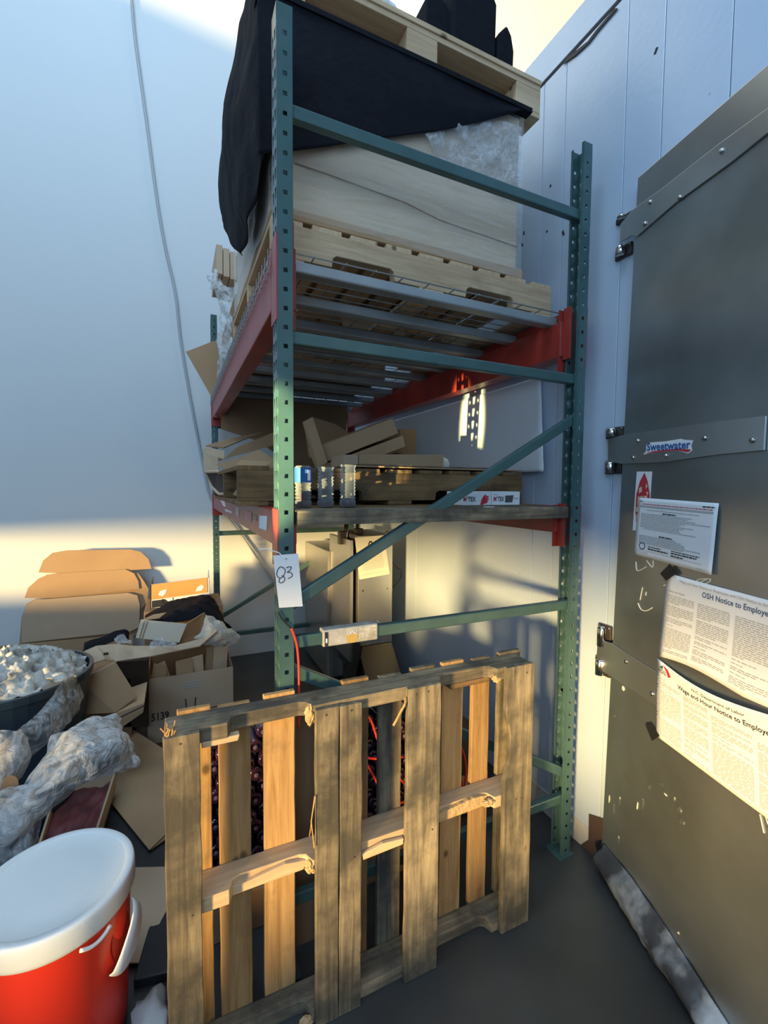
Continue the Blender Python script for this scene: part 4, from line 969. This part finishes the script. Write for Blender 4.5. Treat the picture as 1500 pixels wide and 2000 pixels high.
obj('cabinet_edge', MB().box((xa-.05,YM+.02,.30),(xa-.028,3.21,zt_-.03)), ss_m, mc, bevel=.002)
obj('side_guard', MB().prism([U(695,1240,X=xa-.03),U(672,1310,X=xa-.03),U(668,1335,X=xa-.03),U(690,1345,X=xa-.03),U(705,1262,X=xa-.03)],(.012,0,0)), ss2_m, mc)
obj('leg', MB().box((xa+.01,YM+.3,0),(xa+.04,YM+.33,.2)), ss2_m, mc); obj('leg', MB().box((xb-.04,YM+.3,0),(xb-.01,YM+.33,.2)), ss2_m, mc)
obj('leg', MB().box((xs0+.01,3.25,0),(xs0+.04,3.28,.03)), ss2_m, mc)
for px, r in ((676,.016),(698,.012)):
    obj('vertical_pipe', MB().tube([U(px,1100,Y=2.95),U(px,1010,Y=2.95)+V((0,0,.05))], r, 12), chrome_m, mc, smooth=True)
obj('valve_block', MB().obb(U(668,1050,Y=2.93),(.05,.05,.09)), dark_m, mc, bevel=.004)
obj('valve_block', MB().obb(U(700,1040,Y=2.93),(.06,.05,.06)), dark_m, mc, bevel=.006)
hk = [U(x,y,Y=YM+.02) for x,y in ((752,1050),(753,1041),(757,1038),(761,1042),(761,1052))]
obj('hook', MB().tube(hk, .006, 8), chrome_m, mc, smooth=True)
cbl = [U(x,y,Y=YM+.1) for x,y in ((766,1100),(776,1108),(784,1115),(782,1130),(775,1140),(768,1148))]
obj('side_cable', MB().tube([catmull(cbl,i/20) for i in range(21)], .004, 6), blackp_m, mc, smooth=True)
pp = thing('taped_paper', mz(715,1135), 'cream instruction sheet taped on the steel machine', 'paper')
pq = [mz(693,1050,YM-.006),mz(750,1045,YM-.006),mz(761,1121,YM-.006),mz(702,1132,YM-.006)]
obj('sheet', MB().prism(pq,(0,-.0015,0)), mat('cream_paper',(.74,.70,.58),.8), pp)
fp = quadmap(pq); nn = V((0,-1,0))
lines_on(fp, nn, [(.15,.85,.42+.045*k,.014) for k in range(9)]+[(.12,.8,.9,.01)], greyink_m, pp, off=.0022)
rg = MB()
for k in range(8):
    a_ = 2*PI*k/8; b_ = a_+PI/4
    e = lambda t_, r: fp(.50+r*math.cos(t_)*.8, .22+r*math.sin(t_))+nn*.0022
    rg.add([e(a_,.10), e((a_+b_)/2,.12), e(b_,.10), e(b_,.065), e((a_+b_)/2,.065), e(a_,.065)], [(0,1,2,3,4,5)])
obj('printed_emblem', rg, ink_m, pp)

# ---------------------------------------------------------------- pile at the left
def on_wall(pts, y=3.93): return [U(a_, b_, Y=y) for a_, b_ in pts]
dc = [(75,1118),(84,1095),(102,1080),(130,1075),(255,1073),(275,1078),(290,1092),(296,1111),(247,1114),(270,1120),(281,1135),(290,1150),(288,1175),(275,1190),(272,1230),(275,1240),(250,1243),(250,1262),(0,1300),(0,1262),(38,1258),(42,1205),(52,1180),(70,1170),(98,1168),(48,1168),(55,1148),(75,1130),(90,1124),(123,1120)]
tag(obj('die_cut_cardboard', MB().prism(on_wall(dc,3.90),(0,.006,0)), card_m), 'large die-cut cardboard blank with rounded flaps leaning on the back wall', 'cardboard')
inner = [(52,1182),(70,1171),(95,1170),(250,1158),(268,1163),(273,1180),(272,1225),(255,1233),(42,1256),(42,1205)]
tag(obj('die_cut_cardboard', MB().prism(on_wall(inner,3.875),(0,.008,0)), cardp_m), 'second cardboard blank, front lower panel of the wall stack', 'cardboard')
mid_ = [(90,1123),(110,1120),(245,1112),(262,1120),(270,1135),(272,1150),(222,1156),(100,1168),(50,1168),(58,1148)]
tag(obj('die_cut_cardboard', MB().prism(on_wall(mid_,3.888),(0,.006,0)), card_m), 'third cardboard blank, middle flap of the wall stack', 'cardboard')
cpanel([U(0,1262,Y=3.6),U(115,1252,Y=3.6),U(260,1240,Y=3.6),U(260,1290,Y=3.6),U(120,1300,Y=3.6),U(0,1330,Y=3.6)], 'long low cardboard side behind the blue bin', card_m, 'cardboard_sheet')

# black crate of supplies / base carrying the pile (mostly hidden)
bx = thing('open_carton', (.06,2.95,0), 'open carton marked 5139 full of cardboard scraps', 'box')
A, B = U(287,1421,Y=2.8), U(455,1391,Y=2.8)
fr = [U(287,1424,Y=2.8),U(455,1392,Y=2.8),U(455,1303,Y=2.8),U(286,1328,Y=2.8)]
fr[0].z = fr[1].z = (fr[0].z+fr[1].z)/2
z_b = fr[0].z; z_t = fr[3].z
x0, x1 = fr[3].x, fr[2].x
obj('front_panel', MB().prism([V((x0,2.8,0.0)),V((x1,2.8,0.0)),V((x1,2.8,z_t)),V((x0,2.8,z_t))],(0,.005,0)), cardp_m, bx)
obj('side_panel', MB().box((x0,2.806,0.0),(x0+.005,3.2,z_t)), cardd_m, bx); obj('side_panel', MB().box((x1-.005,2.806,0.0),(x1,3.2,z_t)), cardd_m, bx)
obj('back_panel', MB().box((x0,3.2,0.0),(x1,3.205,z_t+.02)), cardd_m, bx); obj('bottom_panel', MB().box((x0+.006,2.806,0.0),(x1-.006,3.199,.006)), cardd_m, bx)
fb = quadmap([V((x0,2.7985,z_t)),V((x1,2.7985,z_t)),V((x1,2.7985,z_b)),V((x0,2.7985,z_b))]); nY = V((0,-1,0))
text_on(fb, nY, '5139', .045,.70,.24,.86, ink_m, bx, bold=.02)
lines_on(fb, nY, [(.40,.62,.17+.05*k,.025) for k in range(3)], greyink_m, bx)
lines_on(fb, nY, [(.05,.27,.90,.03)], greyink_m, bx)
obj('printed_stroke', MB().tube([fb(.43,.52)+nY*.001, fb(.445,.85)+nY*.001], .003, 5), ink_m, bx); obj('printed_stroke', MB().tube([fb(.545,.52)+nY*.001, fb(.53,.85)+nY*.001], .003, 5), ink_m, bx)
bf = lambda u0,v0,u1,v1: MB().prism([fb(u0,v0),fb(u1,v0),fb(u1,v1),fb(u0,v1)], (0,-.0008,0))
obj('printed_frame', MB().tube([fb(.69,.80)+nY*.001,fb(.93,.78)+nY*.001,fb(.93,.95)+nY*.001,fb(.69,.97)+nY*.001,fb(.69,.80)+nY*.001], .0025, 5), ink_m, bx)
sc = [((285,1336),(318,1330),(326,1300),(300,1296)),((320,1330),(345,1322),(322,1290),(303,1300)),((345,1322),(380,1316),(375,1284),(343,1292)),((378,1317),(400,1312),(396,1278),(374,1284)),((413,1309),(440,1303),(445,1262),(418,1262)),((395,1312),(412,1309),(420,1264),(404,1264))]
lab = ['leftmost scrap standing in the 5139 carton','crooked second scrap from the left in the 5139 carton','wide third scrap in the middle of the 5139 carton','fourth scrap, just left of the carton gap','rightmost tall cream scrap under the bubble wrap','thin tall scrap beside the rightmost one']
for i, q in enumerate(sc):
    y = 2.84+.035*i
    pts = [U(a_,b_,Y=y) for a_,b_ in q]; pts[0].z -= .12; pts[1].z -= .12
    tag(obj('cardboard_scrap', MB().panel(pts,.006), cardp_m if i in (3,4) else card_m), lab[i], 'cardboard', 'scraps in the open carton')

# orange box with torn labels
ob = thing('storage_box', U(350,1190,Y=3.3), 'orange and white open box topping the pile at the back', 'box')
Yo = 3.3
q = [U(294,1142,Y=Yo),U(406,1128,Y=Yo),U(408,1176,Y=Yo),U(294,1190,Y=Yo)]
fo = quadmap(q)
obj('white_front', MB().prism(q,(0,.006,0)), paper_m, ob)
obj('orange_band', MB().prism([fo(.015,.0),fo(.985,.0),fo(.985,.60),fo(.015,.62)],(0,-.004,0)), cardo_m, ob)
obj('torn_label', MB().prism([fo(.13,.45),fo(.16,.30),fo(.27,.26),fo(.25,.42),fo(.2,.53)],(0,-.0055,0)), paper_m, ob)
obj('torn_label', MB().prism([fo(.77,.50),fo(.80,.36),fo(.88,.24),fo(.92,.34),fo(.88,.48)],(0,-.0055,0)), paper_m, ob)
obj('black_print', MB().prism([fo(.02,.66),fo(.24,.66),fo(.33,.85),fo(.30,.93),fo(.02,.96)],(0,-.001,0)), ink_m, ob)
pr_ = MB().tube([fo(.20,.64)+nY*.002,fo(.19,.76)+nY*.002,fo(.28,.88)+nY*.002,fo(.38,.78)+nY*.002,fo(.37,.64)+nY*.002], .003, 5); obj('printed_emblem', pr_, ink_m, ob)
obj('side_wall', MB().prism([q[0],q[3],q[3]+V((0,.3,0)),q[0]+V((0,.3,.0))],(.005,0,0)), cardd_m, ob)
obj('side_wall', MB().prism([q[1],q[2],q[2]+V((0.02,.3,0)),q[1]+V((.02,.3,.0))],(.005,0,0)), paper_m, ob)
obj('box_floor', MB().prism([q[3],q[2],q[2]+V((.02,.3,0)),q[3]+V((0,.3,0))],(0,0,.005)), cardd_m, ob)

# support mass of pile: cartons beneath (real, mostly hidden)
for i,(lo_,hi_,lb_) in enumerate((((-.20,3.23,0),(.28,3.60,.655),'tall carton hidden behind the scraps, carrying the orange box'),((-.62,2.75,0),(-.24,3.2,.42),'dark carton in the middle of the pile under the long flap'))):
    tag(obj('pile_carton', MB().box(lo_,hi_), cardd_m, bevel=.004), lb_, 'box')
# black cloth heap
G = [[U(283,1200,Y=3.15),U(330,1178,Y=3.2),U(370,1166,Y=3.25),U(405,1162,Y=3.25),U(425,1180,Y=3.2),U(436,1210,Y=3.1)],[U(285,1212,Y=3.0),U(330,1200,Y=3.0),U(370,1185,Y=3.0),U(400,1185,Y=3.0),U(430,1200,Y=3.0),U(446,1225,Y=3.0)],[U(288,1222,Y=2.9),U(330,1217,Y=2.9),U(372,1212,Y=2.9),U(400,1205,Y=2.9),U(436,1218,Y=2.9),U(456,1232,Y=2.9)]]
tag(obj('black_cloth', drape(G, 50, 24, .018, 9, 9, False), black_m, smooth=True, solid=.004), 'heap of black cloth below the orange box', 'cloth')
G = [[U(165,1258,Y=2.9),U(200,1243,Y=2.9),U(240,1231,Y=2.9),U(248,1240,Y=2.9)],[U(160,1272,Y=2.8),U(200,1260,Y=2.8),U(240,1248,Y=2.8),U(250,1256,Y=2.8)]]
tag(obj('black_cloth', drape(G, 24, 12, .012, 10, 3, False), black_m, smooth=True, solid=.004), 'small black rag left of the cream box flap', 'cloth')
# box with cream flap
fbx = thing('flap_carton', U(330,1250,Y=2.75), 'open carton with a raised cream flap below the black cloth', 'box')
obj('cream_flap', MB().panel([U(275,1210,Y=2.72),U(365,1218,Y=2.72),U(350,1255,Y=2.68),U(265,1246,Y=2.68)],.005), mat('cream_card',(.50,.43,.33),.8), fbx)
obj('flap_score', MB().tube([U(282,1213,Y=2.712),U(272,1246,Y=2.672)], .002, 5), cardd_m, fbx)
obj('flap_score', MB().tube([U(288,1213,Y=2.712),U(277,1247,Y=2.672)], .002, 5), cardd_m, fbx)
obj('carton_side', MB().panel([U(365,1218,Y=2.72),U(400,1196,Y=2.85),U(400,1248,Y=2.85),U(355,1256,Y=2.72)],.005), card_m, fbx)
obj('carton_top', MB().panel([U(300,1200,Y=2.95),U(325,1196,Y=2.95),U(312,1206,Y=2.85),U(278,1210,Y=2.85)],.005), card_m, fbx)
# long flap with die cut holes
Yf = 2.62
lf = thing('long_cardboard_flap', U(250,1285,Y=Yf), 'long buckled cardboard flap with punched holes across the pile', 'cardboard')
def strip(tp, bt, name, m):
    mb = MB()
    T = [U(a_,b_,Y=c_) for a_,b_,c_ in tp]; B_ = [U(a_,b_,Y=c_) for a_,b_,c_ in bt]
    mb.grid([T,B_]); return obj(name, mb, m, lf, solid=.005)
strip([(225,1258,2.66),(260,1262,2.66),(300,1262,2.66),(340,1262,2.66),(385,1250,2.66),(420,1226,2.7)], [(226,1292,2.58),(260,1287,2.58),(300,1281,2.58),(340,1272,2.58),(390,1262,2.58),(424,1232,2.62)], 'main_panel', cardp_m)
strip([(156,1276,2.6),(188,1262,2.64),(225,1258,2.66)], [(180,1297,2.52),(205,1288,2.55),(226,1292,2.58)], 'holed_tab', cardp_m)
for (a_,b_) in ((166,1280),(207,1277)):
    c = U(a_,b_,Y=2.565); obj('punched_hole', MB().obb(c,(.022,.004,.014),(0,0,0)), rust_m, lf, bevel=.002)
obj('folded_edge', MB().tube([U(226,1293,Y=2.57),U(190,1312,Y=2.5),U(155,1328,Y=2.45)], .005, 6), cardp_m, lf)
# clear crumples on flap
for i,(a_,b_,w_) in enumerate(((240,1250,16),(318,1258,26))):
    G = [[U(a_-w_,b_-4,Y=2.6),U(a_,b_-10,Y=2.6),U(a_+w_,b_-2,Y=2.6)],[U(a_-w_,b_+6,Y=2.54),U(a_,b_+5,Y=2.54),U(a_+w_,b_+5,Y=2.54)]]
    tag(obj('clear_wrapper', drape(G, 20, 12, .014, 22, i, True), film_m, smooth=True), ('small shiny clear wrapper at the left of the long flap','wider shiny clear wrapper under the cream flap')[i], 'plastic')
# bubble wrap
G = [[U(403,1198,Y=2.8),U(420,1206,Y=2.8),U(432,1218,Y=2.8)],[U(392,1232,Y=2.68),U(428,1226,Y=2.66),U(464,1236,Y=2.7)],[U(378,1246,Y=2.66),U(425,1252,Y=2.62),U(466,1252,Y=2.7)],[U(400,1262,Y=2.68),U(430,1264,Y=2.66),U(455,1260,Y=2.72)]]
tag(obj('bubble_wrap', drape(G, 36, 36, .016, 12, 4), bubble_m, smooth=True), 'crumpled bubble wrap at the right end of the pile', 'plastic')

# brown open cartons in the middle
md_ = thing('dark_carton', U(210,1390,Y=2.45), 'tilted brown carton between the blue bin and the 5139 carton', 'box')
obj('big_side', MB().panel([U(158,1330,Y=2.45),U(226,1293,Y=2.5),U(268,1360,Y=2.4),U(225,1392,Y=2.35),U(152,1395,Y=2.4)],.006), cardd_m, md_)
obj('lower_box', MB().prism([U(222,1394,Y=2.35),U(282,1372,Y=2.35),U(280,1392,Y=2.35),U(240,1420,Y=2.35)],(0,.25,0)), card_m, md_, bevel=.003)
obj('lower_fold', MB().tube([U(232,1402,Y=2.34),U(281,1378,Y=2.34)], .003, 5), rust_m, md_)
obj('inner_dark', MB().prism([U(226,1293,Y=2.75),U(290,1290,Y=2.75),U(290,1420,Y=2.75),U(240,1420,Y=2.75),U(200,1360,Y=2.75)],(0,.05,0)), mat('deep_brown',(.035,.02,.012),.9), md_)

# blue bin with crumpled paper
bn = thing('blue_bin', (-.665,2.37,0), 'dark blue plastic bin overflowing with crumpled paper', 'bin')
cx_, cy_ = -.665, 2.37
n = 32; rr = .27
prof = [(.225,0.0),(.24,.02),(.292,.62),(.308,.625),(.311,.66),(.295,.66),(.287,.63),(.225,.04)]
obj('bin_body', MB().lathe(prof, (cx_,cy_,0), 40), bin_m, bn, smooth=False, bevel=.003)
bp_ = thing('crumpled_paper', (cx_,cy_,.57), 'heap of crumpled cream paper in the blue bin', 'paper')
def heap(c, r, hh, seed, amp=.35, nu=64, nv=28, fr=7):
    rows = []
    for j in range(nv+1):
        t_ = j/nv; row = []
        for i in range(nu+1):
            a_ = 2*PI*i/nu; ra = r*t_
            p = V((math.cos(a_)*ra, math.sin(a_)*ra, hh*(1-t_**2.2)))
            nz = 1-2.2*abs(noise.noise(p*fr+V((seed,0,0)))); nz2 = 1-2.2*abs(noise.noise(p*fr*2.4+V((0,seed,0))))
            p.z += (nz*.6+nz2*.3)*hh*amp*(1-.55*t_); p.x += .25*amp*hh*noise.noise(p*fr*1.7); row.append(p+V(c))
        rows.append(row)
    return MB().grid(rows)
obj('paper_heap', heap((cx_+.0,cy_,.632), .283, .085, 3, .9, 110, 46, 19), rag_m, bp_, smooth=True)
obj('loose_flap', drape([[U(85,1310,Y=2.2),U(110,1300,Y=2.2),U(145,1298,Y=2.25)],[U(95,1322,Y=2.12),U(118,1330,Y=2.12),U(152,1318,Y=2.2)]],20,12,.02,14,2), rag_m, bp_, smooth=True)
# film over the bin's right side
G = [[U(118,1300,Y=2.25),U(145,1296,Y=2.3),U(158,1305,Y=2.35)],[U(120,1330,Y=2.10),U(148,1330,Y=2.2),U(160,1350,Y=2.3)],[U(90,1375,Y=2.0),U(125,1375,Y=2.05),U(150,1395,Y=2.15)],[U(40,1420,Y=1.82),U(80,1425,Y=1.85),U(110,1440,Y=1.9)],[U(-20,1470,Y=1.82),U(20,1480,Y=1.82),U(60,1480,Y=1.85)]]
tag(obj('plastic_film', drape(G, 30, 70, .014, 9, 11), film_m, smooth=True), 'clear plastic liner hanging over the right side of the blue bin', 'plastic')
# big film heap
G = [[U(150,1420,Y=2.0),U(190,1400,Y=2.0),U(225,1392,Y=2.0),U(240,1402,Y=2.0)],
     [U(100,1440,Y=1.85),U(160,1425,Y=1.8),U(215,1425,Y=1.8),U(245,1440,Y=1.85)],
     [U(80,1490,Y=1.75),U(150,1465,Y=1.68),U(225,1455,Y=1.7),U(272,1472,Y=1.75)],
     [U(40,1530,Y=1.7),U(110,1520,Y=1.62),U(180,1505,Y=1.65),U(262,1502,Y=1.75)],
     [U(-30,1560,Y=1.65),U(50,1570,Y=1.58),U(110,1570,Y=1.62),U(170,1528,Y=1.75)],
     [U(-60,1630,Y=1.6),U(10,1650,Y=1.58),U(60,1620,Y=1.62),U(90,1590,Y=1.72)]]
tag(obj('plastic_film', drape(G, 90, 110, .020, 8, 21), filmw_m, smooth=True), 'big crumpled sheet of clear plastic film heaped before the bin', 'plastic')
G = [[U(-20,1560,Y=1.62),U(30,1560,Y=1.60),U(90,1560,Y=1.64)],[U(-30,1620,Y=1.58),U(30,1640,Y=1.56),U(80,1640,Y=1.6)],[U(-30,1680,Y=1.56),U(15,1690,Y=1.56),U(50,1670,Y=1.58)],[U(-30,1715,Y=1.56),U(10,1712,Y=1.56),U(40,1700,Y=1.58)]]
tag(obj('plastic_film', drape(G, 50, 50, .018, 10, 31), film_m, smooth=True), 'thin trailing end of plastic film above the white lid', 'plastic')
wbg = thing('white_bag', U(25,1520,Y=1.75), 'white plastic bag with a handle hole at the left edge', 'bag')
G = [[U(-40,1430,Y=1.78),U(10,1425,Y=1.76),U(45,1430,Y=1.78),U(56,1440,Y=1.8)],[U(-40,1470,Y=1.74),U(10,1465,Y=1.72),U(45,1470,Y=1.74),U(58,1480,Y=1.78)],[U(-40,1540,Y=1.74),U(0,1545,Y=1.72),U(20,1535,Y=1.74),U(40,1520,Y=1.78)]]
obj('bag_skin', drape(G, 30, 30, .010, 7, 5), filmw_m, wbg, smooth=True)
obj('handle_hole', MB().lathe([(.0005,0),(.02,.001),(.022,.004)], U(20,1533,Y=1.70), 18, V((0,-1,.1)).to_track_quat('Z','Y').to_matrix(), 1, 1.4), cardd_m, wbg)
# dark fabric behind film
tag(obj('dark_cloth', lump(V((-.70,1.93,.20)),(.12,.09,.18),6), mat('navy_cloth',(.012,.02,.04),.8), smooth=True), 'dark navy bag slumped under the plastic film', 'cloth')

# tray with red contents, tilted
ty = thing('shallow_tray', (-.42,2.1,.0), 'shallow cardboard tray with dark red contents under the film', 'tray')
T = [U(70,1662,Z=.10), U(190,1622,Z=.10), U(226,1508,Z=.16), U(110,1535,Z=.16)]
dwn = V((0,0,-.07))
obj('tray_floor', MB().prism([p+V((0,0,-.055)) for p in T], (0,0,-.006)), cardd_m, ty)
for i in range(4):
    a_, b_ = T[i], T[(i+1) % 4]; obj('tray_side', MB().prism([a_,b_,b_+dwn,a_+dwn], ((T[(i+2)%4]-b_).normalized())*.008), cardp_m, ty)
cen = sum(T, V((0,0,0)))/4
obj('red_contents', MB().grid([[ (T[0]*(1-u)+T[1]*u)*(1-v)+(T[3]*(1-u)+T[2]*u)*v + V((0,0,-.035+.02*noise.noise(V((u*6,v*6,0))))) for u in [k/16*.92+.04 for k in range(17)]] for v in [k/16*.92+.04 for k in range(17)]]), tray_m, ty, smooth=True)
# cardboard sheets on floor
cpanel([U(216,1568,Z=.02),U(292,1662,Z=.012),U(345,1610,Z=.012),U(345,1480,Z=.05),U(250,1420,Z=.10),U(232,1490,Z=.06)], 'broad cardboard sheet lying on the floor left of the standing pallet', card_m, 'cardboard_sheet')
cpanel([U(296,1661,Z=.006),U(350,1622,Z=.006),U(350,1600,Z=.006),U(290,1645,Z=.006)], 'edge of a second cardboard sheet under the broad one', cardd_m, 'cardboard_sheet')
cpanel([U(262,1694,Z=.05),U(345,1692,Z=.05),U(345,1740,Z=.04),U(272,1880,Z=.02),U(230,1880,Z=.02)], 'cardboard piece on the floor right behind the red drink cooler', cardp_m, 'cardboard_sheet')
tag(obj('black_slab', MB().prism([V((-.135,1.42,.0)),V((-.02,1.40,0)),V((-.02,1.75,0)),V((-.07,1.75,0))],(0,0,.03)), blackp_m, bevel=.004), 'black slab on the floor between cooler and pallet', 'slab')
tag(obj('white_sack', lump(V((-.085,1.27,.035)),(.045,.09,.035),9), mat('sack_white',(.50,.50,.50),.6,noise_=.5,scale=12,col2=(.35,.35,.36)), smooth=True), 'small crumpled white sack on the floor beside the pallet foot', 'sack')

# ---------------------------------------------------------------- red drink cooler
cc_ = V((-.300,1.358,0)); rj = .172
jg = thing('drink_cooler', cc_, 'round red drink cooler with a white lid at bottom left', 'cooler')
hl = .452
obj('body', MB().lathe([(rj*.86,.0),(rj*.90,.015),(rj*.955,.20),(rj*.985,.385),(rj*.985,.392)], cc_, 64), jug_m, jg, smooth=True)
lid = obj('lid', MB().lathe([(rj*1.0,.385),(rj*1.025,.39),(rj*1.055,.402),(rj*1.055,.436),(rj*1.052,.443),(rj*1.043,.449),(rj*1.03,hl-.0005),(rj*1.01,hl),(rj*.93,hl),(rj*.925,hl-.0015),(rj*.915,hl-.0025),(rj*.6,hl-.003),(rj*.3,hl-.003),(.004,hl-.003)], cc_, 72), white_m, jg, smooth=True)
tabp = [cc_+V((math.cos(R_(a_))*(rj*1.07), math.sin(R_(a_))*(rj*1.07), .385-.012*math.sin(PI*(a_+64)/22))) for a_ in range(-64,-41,2)]
obj('lid_tab', MB().tube(tabp, .0045, 8), white_m, lid, smooth=True)
# side handle
ah = R_(-24)
def hp_(da, rad, z): return cc_ + V((math.cos(ah+da)*rad, math.sin(ah+da)*rad, z))
hd = [hp_(-.26, rj*1.02, .238), hp_(-.20, rj*1.10, .250), hp_(-.08, rj*1.15, .285), hp_(.08, rj*1.155, .325), hp_(.19, rj*1.11, .352), hp_(.25, rj*1.02, .362)]
hpath = [catmull(hd, i/24) for i in range(25)]
mb = MB(); rows = []
for i, p in enumerate(hpath):
    t_ = (hpath[min(i+1,24)]-hpath[max(i-1,0)]).normalized(); rad = (p-cc_); rad.z = 0; rad.normalize(); s_ = t_.cross(rad).normalized()
    wv = .014+.020*math.sin(PI*i/24)
    rows.append([p+s_*wv+rad*.003, p+rad*.005, p-s_*wv+rad*.003, p-s_*wv-rad*.002, p-rad*.001, p+s_*wv-rad*.002, p+s_*wv+rad*.003])
obj('handle', MB().grid(rows), white_m, jg, smooth=True)
obj('handle_recess', MB().lathe([(.001,0),(.038,.002),(.04,.004)], hp_(0, rj*.945, .30), 20, (V((math.cos(ah), math.sin(ah), .05))).to_track_quat('Z','Y').to_matrix(), 1, 1.5), mat('recess_red',(.35,.02,.012),.5), jg)
